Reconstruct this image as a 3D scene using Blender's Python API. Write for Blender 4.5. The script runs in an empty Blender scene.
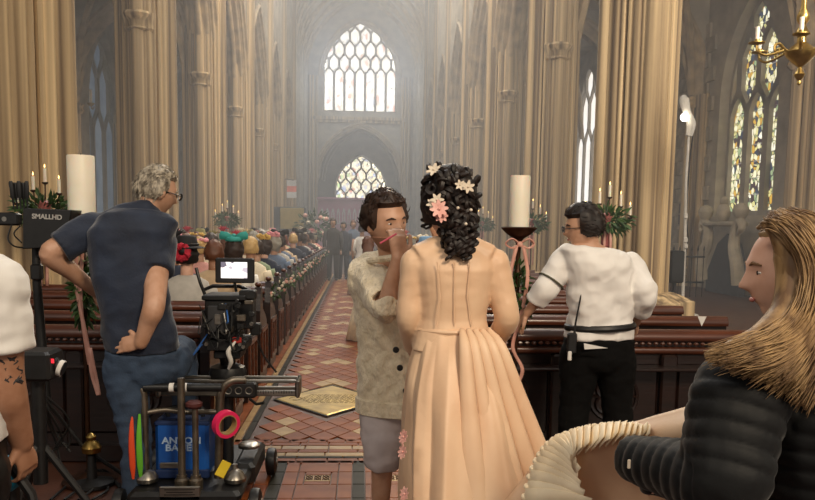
import bpy, bmesh, math, random
from mathutils import Vector as V, Matrix as M, Euler, noise as NZ
sc = bpy.context.scene
C = sc.collection
PI = math.pi
R = math.radians
sin, cos = math.sin, math.cos

# ------------------------------------------------------------------ camera
F, W, H = 792.0, 815, 500
CAMP = V((0, 0, 1.5))
YAW, TILT, ROLL, PPY = 0.061219, R(6.0), R(0.9), 312.0
CR = M.Rotation(-YAW, 3, 'Z') @ M.Rotation(PI/2 - TILT, 3, 'X') @ M.Rotation(ROLL, 3, 'Z')
cd = bpy.data.cameras.new('camera'); cam = bpy.data.objects.new('camera', cd); C.objects.link(cam)
cam.location = CAMP; cam.rotation_euler = CR.to_euler()
cd.sensor_width = 36; cd.lens = F*36/W; cd.shift_y = (PPY-250)/W; cd.clip_start = .05; cd.clip_end = 300
sc.camera = cam
def at(px, py, y):
    d = CR @ V((px-W/2, PPY-py, -F)); return CAMP + d*(y/d.y)
def onz(px, py, z=0):
    d = CR @ V((px-W/2, PPY-py, -F)); return CAMP + d*((z-CAMP.z)/d.z)

# ------------------------------------------------------------------ light
sc.view_settings.view_transform = 'Standard'; sc.view_settings.look = 'None'
sc.view_settings.gamma = 1; sc.view_settings.use_curve_mapping = False
sc.view_settings.exposure = -0.12
sc.cycles.use_denoising = True
sc.cycles.volume_bounces = 0
sc.cycles.max_bounces = 6
sc.cycles.sample_clamp_indirect = 4
sc.cycles.volume_step_rate = 4
wd = bpy.data.worlds.new('daylight'); sc.world = wd; wd.use_nodes = True
wd.node_tree.nodes['Background'].inputs[0].default_value = (1.0, .95, .88, 1)
wd.node_tree.nodes['Background'].inputs[1].default_value = .46
def area(name, loc, target, sx, sy, power, col):
    l = bpy.data.lights.new(name, 'AREA'); l.shape = 'RECTANGLE'; l.size = sx; l.size_y = sy; l.energy = power; l.color = col
    o = bpy.data.objects.new(name, l); C.objects.link(o); o.location = loc
    o.rotation_euler = (V(target)-V(loc)).to_track_quat('-Z', 'Y').to_euler(); return o
area('unseen_lamp', (3.0, -3.2, 6.2), (2.2, 8.0, 2.4), 1.8, 1.8, 640, (1.0, .82, .60))
area('unseen_lamp', (-3.0, -1.5, 5.5), (-.6, 5, 1.2), 1.2, 1.2, 110, (1.0, .88, .72))
area('unseen_lamp', (2.4, 23, 12.0), (-.2, 9.5, 0), 1.6, 1.6, 1000, (1.0, .80, .54))  # out of view, added to give the aisle floor a warm sheen
area('unseen_lamp', (6.0, 5.5, 5.2), (9.3, 19.5, 3.0), 1.0, 1.0, 420, (1.0, .92, .80))  # added helper, out of view, brightens the right aisle wall
area('clerestory_daylight', (3.3, 22, 13.5), (-4, 22, 3), 26, 3.2, 3400, (1.0, .95, .86))
area('clerestory_daylight', (-3.3, 22, 13.5), (4, 22, 3), 26, 3.2, 2000, (.92, .95, 1.0))
area('chancel_daylight', (3.5, 50, 11), (-4, 50, 6), 12, 5.0, 750, (.82, .90, 1.0))
area('chancel_daylight', (-3.5, 50, 11), (4, 50, 6), 12, 5.0, 850, (.78, .88, 1.0))

# ------------------------------------------------------------------ helpers
rnd = random.Random(7)
def lin(h):
    if not isinstance(h, str): return tuple(h)
    h = h.lstrip('#'); v = [int(h[i:i+2], 16)/255 for i in (0, 2, 4)]
    return tuple(c/12.92 if c <= .04045 else ((c+.055)/1.055)**2.4 for c in v)
MATS = {}
def mat(name, c1, c2=None, rough=.6, metal=0, scale=(6, 6, 6), bump=0, bscale=None, emit=0, sheen=0, coat=0, detail=4, spec=.5, trans=0, contrast=.0, obj_rand=0):
    if name in MATS: return MATS[name]
    m = bpy.data.materials.new(name); m.use_nodes = True; MATS[name] = m
    nt = m.node_tree; N, L = nt.nodes, nt.links; b = N['Principled BSDF']
    b.inputs['Roughness'].default_value = rough; b.inputs['Metallic'].default_value = metal
    b.inputs['Specular IOR Level'].default_value = spec
    if sheen: b.inputs['Sheen Weight'].default_value = sheen; b.inputs['Sheen Roughness'].default_value = .4
    if coat: b.inputs['Coat Weight'].default_value = coat; b.inputs['Coat Roughness'].default_value = .15
    if trans: b.inputs['Transmission Weight'].default_value = trans
    c1 = lin(c1); b.inputs['Base Color'].default_value = (*c1, 1)
    tc = N.new('ShaderNodeTexCoord')
    if c2:
        c2 = lin(c2)
        mp = N.new('ShaderNodeMapping'); mp.inputs['Scale'].default_value = scale
        no = N.new('ShaderNodeTexNoise'); no.inputs['Detail'].default_value = detail; no.inputs['Scale'].default_value = 1
        rp = N.new('ShaderNodeValToRGB'); rp.color_ramp.elements[0].position = .3+contrast; rp.color_ramp.elements[1].position = .7-contrast
        rp.color_ramp.elements[0].color = (*c1, 1); rp.color_ramp.elements[1].color = (*c2, 1)
        L.new(tc.outputs['Object'], mp.inputs[0]); L.new(mp.outputs[0], no.inputs['Vector']); L.new(no.outputs['Fac'], rp.inputs[0])
        out = rp.outputs[0]
        if obj_rand:
            oi = N.new('ShaderNodeObjectInfo'); hs = N.new('ShaderNodeHueSaturation')
            mr = N.new('ShaderNodeMapRange'); mr.inputs[3].default_value = 1-obj_rand; mr.inputs[4].default_value = 1+obj_rand
            L.new(oi.outputs['Random'], mr.inputs[0]); L.new(mr.outputs[0], hs.inputs['Value']); L.new(out, hs.inputs['Color']); out = hs.outputs[0]
        L.new(out, b.inputs['Base Color'])
        if emit: L.new(out, b.inputs['Emission Color'])
    if emit:
        b.inputs['Emission Strength'].default_value = emit
        if not c2: b.inputs['Emission Color'].default_value = (*c1, 1)
    if bump:
        n2 = N.new('ShaderNodeTexNoise'); n2.inputs['Detail'].default_value = 5; n2.inputs['Scale'].default_value = 1
        m2 = N.new('ShaderNodeMapping'); m2.inputs['Scale'].default_value = bscale or (40, 40, 40)
        bp = N.new('ShaderNodeBump'); bp.inputs['Strength'].default_value = bump; bp.inputs['Distance'].default_value = .02
        L.new(tc.outputs['Object'], m2.inputs[0]); L.new(m2.outputs[0], n2.inputs['Vector']); L.new(n2.outputs['Fac'], bp.inputs['Height']); L.new(bp.outputs[0], b.inputs['Normal'])
    return m

class MB:
    def __init__(s): s.v = []; s.f = []
    def add(s, vs, fs, xf=None):
        o = len(s.v)
        s.v += [xf @ V(p) for p in vs] if xf else [V(p) for p in vs]
        s.f += [tuple(i+o for i in f) for f in fs]; return s
    def box(s, c, d, xf=None, taper=1):
        x, y, z = (k/2 for k in d); c = V(c)
        vs = [c+V((sx*x*(taper if sz > 0 else 1), sy*y*(taper if sz > 0 else 1), sz*z)) for sz in (-1, 1) for sx, sy in ((-1, -1), (1, -1), (1, 1), (-1, 1))]
        return s.add(vs, [(3, 2, 1, 0), (4, 5, 6, 7), (0, 1, 5, 4), (1, 2, 6, 5), (2, 3, 7, 6), (3, 0, 4, 7)], xf)
    def cbox(s, c, d, b=.01, xf=None):      # box with chamfered edges
        x, y, z = (k/2 for k in d); c = V(c); b = min(b, x*.9, y*.9, z*.9)
        rings = []
        for zz, k in ((-z, b), (-z+b, 0), (z-b, 0), (z, b)):
            X, Y = x-k, y-k; q = b
            rings.append([c+V((px, py, zz)) for px, py in ((X-q, -Y), (X, -Y+q), (X, Y-q), (X-q, Y), (-X+q, Y), (-X, Y-q), (-X, -Y+q), (-X+q, -Y))])
        return s.loft(rings, xf=xf)
    def loft(s, rings, cap=True, xf=None, closed=True, loop=False):
        n = len(rings[0]); vs = [p for r in rings for p in r]; fs = []
        k = len(rings)
        for i in range(k if loop else k-1):
            a, b = i*n, ((i+1) % k)*n
            for j in range(n if closed else n-1):
                j2 = (j+1) % n; fs.append((a+j, a+j2, b+j2, b+j))
        if cap and not loop: fs.append(tuple(range(n))[::-1]); fs.append(tuple(range((k-1)*n, k*n)))
        return s.add(vs, fs, xf)
    def tube(s, pts, r, n=8, cap=True, xf=None, flat=1, up=None, loop=False):
        pts = [V(p) for p in pts]; k = len(pts); rr = r if hasattr(r, '__len__') else [r]*k
        rings = []; u = None
        for i, p in enumerate(pts):
            t = (pts[(i+1) % k]-pts[i-1]) if loop else (pts[min(i+1, k-1)]-pts[max(i-1, 0)])
            t = t.normalized() if t.length > 1e-9 else V((0, 0, 1))
            if u is None:
                a = V(up) if up else (V((0, 0, 1)) if abs(t.z) < .9 else V((1, 0, 0)))
                u = (a - t*a.dot(t)).normalized()
            else:
                u = u - t*u.dot(t); u = u.normalized() if u.length > 1e-6 else t.orthogonal().normalized()
            w = t.cross(u)
            rings.append([p + (u*cos(2*PI*j/n)*flat + w*sin(2*PI*j/n))*rr[i] for j in range(n)])
        return s.loft(rings, cap, xf, True, loop)
    def lathe(s, prof, n=16, xf=None, cap=True, c=(0, 0, 0)):
        c = V(c); return s.loft([[c+V((max(r, 1e-4)*cos(2*PI*j/n), max(r, 1e-4)*sin(2*PI*j/n), z)) for j in range(n)] for r, z in prof], cap, xf)
    def ell(s, c, r, n=16, m=10, xf=None, rot=None):
        c = V(c); r = r if hasattr(r, '__len__') else (r, r, r); q = rot or M.Identity(3)
        return s.loft([[c + q @ V((r[0]*sin(a)*cos(2*PI*j/n), r[1]*sin(a)*sin(2*PI*j/n), -r[2]*cos(a))) for j in range(n)] for a in [PI*(.03+.94*i/m) for i in range(m+1)]], True, xf)
    def prism(s, poly, d, f):       # poly 2d (u,v); f(u,v,w) -> 3d ; w 0..d
        n = len(poly)
        return s.add([f(u, v, 0) for u, v in poly]+[f(u, v, d) for u, v in poly],
                     [tuple(range(n))[::-1], tuple(range(n, 2*n))]+[(i, (i+1) % n, (i+1) % n+n, i+n) for i in range(n)])
    def grid(s, pts, nu, nv, closed=False, thick=0):   # pts[u][v]
        vs = [p for row in pts for p in row]
        fs = [(i*nv+j, i*nv+(j+1) % nv, (i+1)*nv+(j+1) % nv, (i+1)*nv+j) for i in range(nu-1) for j in range(nv if closed else nv-1)]
        return s.add(vs, fs)
ORI = {}
def ob(name, mb, m, parent=None, smooth=True, world=False, org=None, angle=35, mods=None, fix=True, z=None):
    me = bpy.data.meshes.new(name)
    o0 = V(org) if org is not None else (ORI.get(parent.name, V()) if (parent and world) else V())
    me.from_pydata([p-o0 for p in mb.v], [], mb.f)
    if fix:
        bm = bmesh.new(); bm.from_mesh(me); bmesh.ops.recalc_face_normals(bm, faces=bm.faces); bm.to_mesh(me); bm.free()
    me.materials.append(m)
    o = bpy.data.objects.new(name, me); C.objects.link(o)
    if smooth:
        me.shade_smooth()
        if angle: me.set_sharp_from_angle(angle=R(angle))
    if parent: o.parent = parent
    if org is not None and not parent: o.location = o0
    ORI[o.name] = o0
    return o
def tag(o, label, cat=None, group=None, kind=None):
    o['label'] = label
    if cat: o['category'] = cat
    if group: o['group'] = group
    if kind: o['kind'] = kind
    return o
def struct(o, label=None):
    o['kind'] = 'structure'
    if label: o['label'] = label
    return o
def thing(name, label, cat, loc=(0, 0, 0), rz=0, group=None):
    o = bpy.data.objects.new(name, None); C.objects.link(o); o.empty_display_size = .1
    o.location = loc; o.rotation_euler = (0, 0, rz); ORI[o.name] = V(loc)
    return tag(o, label, cat, group)
def dup(o, loc=None, rz=None, label=None, group=None, parent=None):
    c = o.copy(); C.objects.link(c)
    if parent: c.parent = parent
    if loc is not None: c.location = loc
    if rz is not None: c.rotation_euler = (0, 0, rz)
    if label: c['label'] = label
    if group: c['group'] = group
    for ch in list(o.children): dup(ch, parent=c)
    return c
def remesh(name, mb, m, vox=.008, smooth=6, parent=None, disp=None, world=True, org=None, fac=.5):
    o = ob(name, mb, m, parent, world=world, org=org, angle=None, fix=False)
    a = o.modifiers.new('r', 'REMESH'); a.mode = 'VOXEL'; a.voxel_size = vox; a.use_smooth_shade = True
    if smooth:
        a = o.modifiers.new('s', 'SMOOTH'); a.iterations = smooth; a.factor = fac
    dg = bpy.context.evaluated_depsgraph_get(); me = bpy.data.meshes.new_from_object(o.evaluated_get(dg))
    old = o.data; o.modifiers.clear(); o.data = me; bpy.data.meshes.remove(old); me.name = name
    if not me.materials: me.materials.append(m)
    if disp:
        o0 = ORI[o.name]
        ns = [v.normal.copy() for v in me.vertices]
        for v, nn in zip(me.vertices, ns):
            d = disp(v.co+o0, nn)
            v.co += d if hasattr(d, '__len__') else nn*d
    me.shade_smooth()
    return o
def lerp(a, b, t): return a+(b-a)*t
def spline(pts, k=8):       # Catmull-Rom through 3d points
    pts = [V(p) for p in pts]; out = []
    P = [pts[0]*2-pts[1]]+pts+[pts[-1]*2-pts[-2]]
    for i in range(1, len(P)-2):
        for j in range(k):
            t = j/k; a, b, c, d = P[i-1:i+3]
            out.append(.5*((2*b)+(c-a)*t+(2*a-5*b+4*c-d)*t*t+(3*b-a-3*c+d)*t**3))
    out.append(pts[-1]); return out
def fspl(vals, n):          # resample floats linearly to n
    k = len(vals)-1; return [lerp(vals[min(int(i*k/(n-1)), k-1)], vals[min(int(i*k/(n-1)), k-1)+1], i*k/(n-1)-min(int(i*k/(n-1)), k-1)) for i in range(n)]

# ================================================================== THE CHURCH
STONE = mat('pier_stone', '#705c45', '#d2b78c', rough=.85, scale=(8, 8, .10), bump=.25, bscale=(14, 14, 14), contrast=.06, obj_rand=.08, detail=2)
STONE2 = mat('arch_stone', '#8a7860', '#c2aa86', rough=.85, scale=(3, 3, 3), bump=.25, bscale=(14, 14, 14), detail=3)
WALL = mat('wall_stone', '#8d8272', '#b8ab96', rough=.9, scale=(1.6, 1.6, 2.2), bump=.2, bscale=(12, 12, 12))
ASH = mat('ashlar_stone', '#8f8370', '#bdae96', rough=.9, scale=(3, 3, 3), bump=.25, bscale=(20, 20, 20), obj_rand=.14)
TRAC = mat('tracery_stone', '#8d8478', '#a79d90', rough=.9, scale=(2, 2, 2))
OAK = mat('dark_oak', '#120806', '#25110a', rough=.36, scale=(3, 3, 30), bump=.08, bscale=(6, 6, 60), coat=.25)
OAKR = mat('polished_oak', '#381a0e', '#5f301b', rough=.34, scale=(2, 30, 30), coat=.3)
XL, XR = -3.95, 3.95            # arcade lines
LP = [9.7+5.5*k for k in range(7)]
RP = [11.1+5.5*k for k in range(7)]
AWL, AWR = -9.3, 9.5         # outer aisle walls
SPR = 5.15                   # arch springing

# ---- floor
RED = mat('red_floor_tile', '#6e351a', '#8c4f2a', rough=.40, scale=(5, 5, 5), obj_rand=.10, spec=.15)
CREAM = mat('cream_floor_tile', '#94764c', '#ac8e60', rough=.42, scale=(8, 8, 8), obj_rand=.08, spec=.3)
DARK = mat('dark_green_floor_tile', '#201e18', '#302d24', rough=.42, scale=(8, 8, 8), obj_rand=.15, spec=.08)
BUFF = mat('buff_floor_tile', '#8a6a40', '#a5834f', rough=.36, scale=(8, 8, 8), obj_rand=.12)
GROUT = mat('floor_mortar', '#3a1f14', '#4f2c1c', rough=.5, scale=(3, 3, 3), bump=.1)
b = MB(); b.box((0, 29, -.06), (21, 82, .1))
floor = struct(ob('floor', b, GROUT, smooth=False), 'red and cream tiled church floor')
XC = -.25
def tile_mesh(name, poly, m, h=.014, inset=.004):
    b = MB(); cx = sum(p[0] for p in poly)/len(poly); cy = sum(p[1] for p in poly)/len(poly)
    def ins(p, k): d = V((p[0]-cx, p[1]-cy)); l = d.length; d *= (l-k)/l; return (cx+d.x, cy+d.y)
    b.loft([[V((*p, -.012)) for p in poly], [V((*p, h-.018)) for p in poly], [V((*ins(p, inset), h-.014)) for p in poly]])
    me = bpy.data.meshes.new(name); me.from_pydata(b.v, [], b.f); me.materials.append(m); return me
TM = {}
def tile(kind, poly, m, x, y, name='floor_tile'):
    key = (kind, m.name)
    if key not in TM: TM[key] = tile_mesh(kind, poly, m)
    o = bpy.data.objects.new(name, TM[key]); C.objects.link(o); o.parent = floor; o.location = (x, y, 0); return o
def rect(w, l, g=.003): return [(-w/2+g, -l/2+g), (w/2-g, -l/2+g), (w/2-g, l/2-g), (-w/2+g, l/2-g)]
LW, LL = .2, .302             # lozenge tile
loz = [(0, -LL/2+.005), (LW/2-.003, 0), (0, LL/2-.005), (-LW/2+.003, 0)]
far = {k: MB() for k in ('r', 'c')}
y = 5.62; row = 0
while y < 26:
    n = 5 if row % 2 == 0 else 4
    for i in range(n):
        x = XC+(i-(n-1)/2)*LW
        if abs(x-XC)/.56+abs(y-6.86)/.72 < 1: continue      # room for the brass plate
        col = abs(x-XC)
        cream = (row % 8 in (1, 3) and n == 4 and col > .25) or (row % 8 == 6 and abs(col) < .05) or (row % 8 == 5 and col < .12)
        if y < 5.62+.151*36: tile('lozenge_tile', loz, CREAM if cream else RED, x, y)
        else: far['c' if cream else 'r'].loft([[V((px+x, py+y, zz)) for px, py in loz] for zz in (-.012, .0)])
    y += LL/2; row += 1
for k, m in (('r', RED), ('c', CREAM)):
    o = ob('far_floor_tiles', far[k], m, floor, smooth=False); o['kind'] = 'stuff'
# border strips along the aisle and cross bands
for s in (-1, 1):
    for off, w, m, nm in ((.545, .05, DARK, 'dk'), (.60, .055, BUFF, 'bf'), (.675, .09, RED, 'rd')):
        for i in range(34):
            yy = 5.62+i*.6+.15
            tile('strip'+nm, rect(w, .6), m, XC+s*off, yy)
def band(y0, l, w, m, nm, x0=-1.0, x1=.95, skip=()):
    n = round((x1-x0)/w)
    for i in range(n):
        x = x0+(i+.5)*w
        tile('band'+nm, rect(w, l), m, x, y0)
band(5.50, .075, .13, RED, 'a'); band(5.42, .075, .20, RED, 'b'); band(5.33, .09, .16, BUFF, 'b2'); band(5.25, .07, .2, RED, 'a2')
band(5.165, .085, .26, CREAM, 'c'); band(5.10, .04, .3, DARK, 'd'); band(5.02, .11, .2, RED, 'e')
for i in range(9):
    x = -1.22+i*.245
    for j in range(4):
        yy = 4.90-j*.24
        if i in (3, 5): tile('bar', rect(.245, .24), RED, x, yy) if False else None
        if i in (1, 3, 5, 7):
            tile('bar_dark', rect(.075, .24), DARK, x, yy); tile('bar_side', rect(.085, .24), RED, x-.08, yy); tile('bar_side', rect(.085, .24), RED, x+.08, yy)
        elif i in (2, 4, 6) and j == 1:
            tile('enc_l', rect(.04, .24), RED, x-.1, yy); tile('enc_l', rect(.04, .24), RED, x+.1, yy)
            t_ = tile('enc', rect(.16, .12), CREAM, x, yy, 'patterned_tile')
            tile('enc_t', rect(.16, .06), RED, x, yy+.09); tile('enc_t', rect(.16, .06), RED, x, yy-.09)
            b = MB()
            for q in range(3):
                cx = -.05+q*.05
                b.tube([V((cx+.018*cos(a), .035*sin(a), .0012)) for a in [2*PI*k/12 for k in range(12)]], .0035, 4, loop=True)
                b.tube([V((cx-.02, -.04, .0012)), V((cx+.02, .04, .0012))], .003, 4); b.tube([V((cx+.02, -.04, .0012)), V((cx-.02, .04, .0012))], .003, 4)
            ob('tile_pattern', b, GROUT, t_, smooth=False)
        else: tile('sq', rect(.245, .24), RED, x, yy)
BRASS = mat('polished_brass', '#8f7440', '#c9ac68', rough=.33, metal=1, scale=(6, 6, 6), bump=.1, bscale=(30, 30, 30))
b = MB(); P = [(0, -.60), (.47, 0), (0, .60), (-.47, 0)]
b.loft([[V((x, y, z)) for x, y in [(px*k, py*k) for px, py in P]] for z, k in ((-.01, 1), (.002, 1), (.006, .97))])
bp = ob('memorial_plate', b, BRASS, smooth=False); bp.location = (XC, 6.86, 0)
tag(bp, 'diamond shaped engraved brass plate let into the aisle floor', 'floor plate')
b = MB(); r2 = random.Random(3)
for k in range(8):
    yy = -.16+k*.045; ww = .26-abs(yy)*.5
    x = -ww
    while x < ww:
        l = r2.uniform(.02, .05); b.tube([V((x+.012*i*l/.03, yy+(.010 if i % 2 else -.010), .006)) for i in range(4)], .0022, 4); x += l+.02
for q in (-1, 1): b.tube([V((q*(.3+.05*cos(a)), .05*sin(a)*1.3, .006)) for a in [k*PI/8 for k in range(14)]], .003, 4)
ob('engraving', b, DARK, bp, smooth=False)
b = MB(); P2 = [(0, -.64), (.50, 0), (0, .64), (-.50, 0)]
b.loft([[V((x, y, .0)) for x, y in P2], [V((x, y, .003)) for x, y in P2], [V((x*.945, y*.945, .003)) for x, y in P2], [V((x*.945, y*.945, 0)) for x, y in P2]], loop=True)
ob('plate_border', b, DARK, bp, smooth=False)

# ---- piers
PA = .57
def pier_outline(a=PA, n=264, big=.125, cut=None):
    circ = []
    for q in range(4):
        th = q*PI/2; circ.append((cos(th)*a*.86, sin(th)*a*.86, big))
        p0 = V((cos(th), sin(th)))*a; p1 = V((cos(th+PI/2), sin(th+PI/2)))*a
        for t, r in ((.2, .045), (.32, .062), (.44, .04), (.56, .04), (.68, .062), (.8, .045)):
            p = p0.lerp(p1, t)*(.98+.10*(1-abs(t-.5)*2)); circ.append((p.x, p.y, r))
    out = []
    for i in range(n):
        th = 2*PI*i/n; d = V((cos(th), sin(th)))
        best = .62*a/(abs(d.x)+abs(d.y))*1.02
        for cx, cy, r in circ:
            bq = d.x*cx+d.y*cy; dis = bq*bq-(cx*cx+cy*cy-r*r)
            if dis > 0: best = max(best, bq+math.sqrt(dis))
        out.append((d.x*best*.90, d.y*best*1.06))
    return out
OUT = pier_outline()
b = MB()
def pr(z, k): return [V((x*k, y*k, z)) for x, y in OUT]
b.loft([pr(.62, 1), pr(2.4, 1), pr(SPR, 1), pr(9, 1), pr(15, 1)])
shaft_me = b
b2 = MB(); hexo = [(cos(R(22.5+45*i)), sin(R(22.5+45*i))) for i in range(8)]
b2.loft([[V((x*r, y*r, z)) for x, y in hexo] for z, r in ((0, .92), (.28, .92), (.32, .88), (.42, .88), (.46, .88), (.55, .88), (.62, .72), (.66, .62))])
caps = []
for s in (-1, 1):
    b3 = MB(); caps.append(b3)
    for z, r in ((SPR-.25, .17),):
        b3.lathe([(.155, z), (.19, z+.03), (.165, z+.06), (.175, z+.16), (.235, z+.24), (.25, z+.28), (.235, z+.32), (.16, z+.33)], 12, c=(0, s*PA*.86, 0))
    for sx in (-1, 1):
        b3.lathe([(.07, SPR-.25), (.1, SPR-.2), (.085, SPR-.16), (.13, SPR), (.13, SPR+.06), (.07, SPR+.07)], 8, c=(sx*.17, s*PA*.74, 0))
proto = thing('stone_pier', 'clustered stone pier', 'pier', (0, 0, 0))
ob('shaft', shaft_me, STONE, proto, angle=50); ob('pier_base', b2, STONE, proto, smooth=False); [ob('capital', q, STONE, proto) for q in caps]
ordw = ['first', 'second', 'third', 'fourth', 'fifth', 'sixth', 'seventh']
lab = {('L', 0): 'massive clustered stone pier behind the tall pillar candle and black monitor', ('R', 0): 'golden lit clustered stone pier behind the man in white shirt'}
for side, X, ys in (('L', XL, LP), ('R', XR, RP)):
    for k, y in enumerate(ys):
        l = lab.get((side, k), '%s clustered stone pier of the %s arcade counting into the nave' % (ordw[k], 'candle stand' if False else ('camera dolly side' if side == 'L' else 'white shirt side')))
        if side == 'L' and k == 0: o = proto; o['label'] = l; o.location = (X, y, 0); o['group'] = 'piers of the nave arcades'
        else: o = dup(proto, (X, y, 0), 0, l, 'piers of the nave arcades')
        o.scale = (1.12, 1.05, 1) if k == 0 else (1, 1, 1)
        if k == 0 and side == 'R': o.location.x = 3.84; o.scale = (1.04, 1.0, 1)

# ---- arches
def arch_pts(a, Rr, n=14):            # half width a, radius Rr -> list of (u, v) from -a up to apex and down to a
    c = Rr-a; th = math.acos(c/Rr); out = []
    for i in range(n+1): t = th*i/n; out.append((c-Rr*cos(t), Rr*sin(t)))
    return out+[(-u, v) for u, v in out[::-1][1:]]
def arch_sweep(b, a, Rr, prof, f, n=14):  # prof: list of (radial outward, depth)
    c = Rr-a; rings = []
    for rad, dep in prof:
        pass
    th = math.acos(c/Rr)
    path = []
    for i in range(n+1): path.append((1, th*i/n))
    rings = []
    for i in range(n+1):
        t = th*i/n; rings.append([f(c-(Rr+r)*cos(t) if i < n else 0, (Rr+r)*sin(t) if i < n else math.sqrt(max((Rr+r)**2-c*c, 0)), d) for r, d in prof])
    right = []
    for i in range(n-1, -1, -1):
        t = th*i/n; right.append([f(-(c-(Rr+r)*cos(t)), (Rr+r)*sin(t), d) for r, d in prof])
    b.loft(rings+right, cap=False, closed=False)
def roll(c, d, r, a0, a1, n=6): return [(c+r*cos(a0+(a1-a0)*i/n), d+r*sin(a0+(a1-a0)*i/n)) for i in range(n+1)]
half = []
half += roll(.0, .0, .075, PI, PI*.42, 5) + [(.09, .07), (.10, .12)] + roll(.15, .17, .055, PI*1.1, PI*.35, 5) + [(.20, .19), (.22, .26)] + roll(.28, .29, .05, PI*1.1, PI*.4, 5) + [(.33, .29), (.36, .36)] + roll(.43, .37, .045, PI*1.1, PI*.2, 5) + [(.48, .33)]
PROF = [(r, -d) for r, d in half[::-1]]+half
def arcade(side, X, ys):
    wall = MB()
    wo = None
    yy = ys + []
    span = 5.5; a = span/2-.46; Rr = a*1.7
    c = Rr-a; hgt = math.sqrt(Rr*Rr-c*c)
    top = 15.0
    for k in range(len(ys)-1):
        ym = (ys[k]+ys[k+1])/2; sgn = 1
        ap = arch_pts(a+.4, Rr+.4, 14)
        for dx in (-.33, .33):
            rows = [[V((X+dx, ym+u, SPR+v)) for u, v in ap], [V((X+dx, ym+u, top)) for u, v in ap]]
            wall.grid(rows, 2, len(ap))
        for s in (-1, 1):
            wall.box((X, ym+s*(span/2-.1), (SPR+top)/2), (.66, .24, top-SPR))
        # blind panel ribs
        for i in range(-6, 7):
            u = i*.36
            if abs(u) < a+.35:
                v = min((p for p in ap), key=lambda p: abs(p[0]-u))[1]
                for dx in (-.36, .36): wall.box((X+dx, ym+u, (SPR+v+top)/2+.1), (.08, .06, top-SPR-v-.2))
    wo = struct(ob('wall_left' if side == 'L' else 'wall_right', wall, WALL, smooth=False), 'panelled stone wall above the nave arches')
    for k in range(len(ys)-1):
        ym = (ys[k]+ys[k+1])/2; b = MB()
        arch_sweep(b, a, Rr, PROF, lambda u, v, d: V((X+d, ym+u, SPR+v)))
        ob('arch_moulding', b, STONE2, wo, angle=40)
    return wo
wl = arcade('L', XL, LP); wr = arcade('R', XR, RP)

# ---- outer aisle walls with windows
GLB = mat('blue_grey_glass', '#6d8098', '#93a3b4', rough=.3, scale=(1.5, 1.5, 1.5), emit=.30)
GLW = mat('bright_clear_glass', '#fff6ea', '#ffffff', rough=.3, scale=(1, 1, 1), emit=1.5)
def stained(name, strength, sc_, cols, dark=.35):
    m = bpy.data.materials.new(name); m.use_nodes = True; nt = m.node_tree; N, L = nt.nodes, nt.links; b = N['Principled BSDF']
    tc = N.new('ShaderNodeTexCoord'); mp = N.new('ShaderNodeMapping'); mp.inputs['Scale'].default_value = sc_
    vo = N.new('ShaderNodeTexVoronoi'); vo.inputs['Scale'].default_value = 1; L.new(tc.outputs['Object'], mp.inputs[0]); L.new(mp.outputs[0], vo.inputs['Vector'])
    sx = N.new('ShaderNodeSeparateColor'); L.new(vo.outputs['Color'], sx.inputs[0])
    rp = N.new('ShaderNodeValToRGB'); rp.color_ramp.interpolation = 'CONSTANT'; e = rp.color_ramp.elements
    while len(e) < len(cols): e.new(.5)
    for el, (p, c) in zip(e, cols): el.position = p; el.color = (*lin(c), 1)
    L.new(sx.outputs[0], rp.inputs[0])
    v2 = N.new('ShaderNodeTexVoronoi'); v2.feature = 'DISTANCE_TO_EDGE'; v2.inputs['Scale'].default_value = 1; L.new(mp.outputs[0], v2.inputs['Vector'])
    gt = N.new('ShaderNodeMath'); gt.operation = 'GREATER_THAN'; gt.inputs[1].default_value = .05*dark*2; L.new(v2.outputs['Distance'], gt.inputs[0])
    mx = N.new('ShaderNodeMix'); mx.data_type = 'RGBA'; L.new(gt.outputs[0], mx.inputs[0]); mx.inputs[6].default_value = (.02, .02, .02, 1); L.new(rp.outputs[0], mx.inputs[7])
    L.new(mx.outputs[2], b.inputs['Base Color']); L.new(mx.outputs[2], b.inputs['Emission Color']); b.inputs['Emission Strength'].default_value = strength; b.inputs['Roughness'].default_value = .3
    return m
GLS = stained('stained_glass', 1.5, (8, 8, 6.5), [(0, '#e8e2b8'), (.30, '#d8cf8a'), (.46, '#8fa07a'), (.58, '#3c2a30'), (.70, '#c79a3a'), (.8, '#2f3a4c'), (.9, '#f2efd8')], .5)
GLE = stained('east_glass', 2.1, (5, 5, 4), [(0, '#fffdf6'), (.5, '#fff6e6'), (.76, '#f6e2c8'), (.82, '#ffffff'), (.92, '#c4d2e4'), (.96, '#e0a898')], .25)
GLE2 = stained('lady_chapel_glass', 3.0, (4, 4, 4), [(0, '#fff7e0'), (.4, '#ffefc8'), (.68, '#e0a090'), (.74, '#b4c0e0'), (.85, '#fffbe8'), (.95, '#b8d09a')], .35)
WN = [0]
def inset_poly(P, k):
    n = len(P); area2 = sum(P[i][0]*P[(i+1) % n][1]-P[(i+1) % n][0]*P[i][1] for i in range(n)); s = 1 if area2 > 0 else -1; out = []
    for i in range(n):
        p0, p1, p2 = V(P[i-1]), V(P[i]), V(P[(i+1) % n]); d1 = (p1-p0).normalized(); d2 = (p2-p1).normalized()
        n1 = V((-d1.y, d1.x))*s; n2 = V((-d2.y, d2.x))*s; bis = n1+n2; L_ = bis.length
        bis = bis/L_ if L_ > 1e-6 else n1
        q = p1+bis*min(k/max(bis.dot(n1), .4), k*2); out.append((q.x, q.y))
    return out
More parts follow.
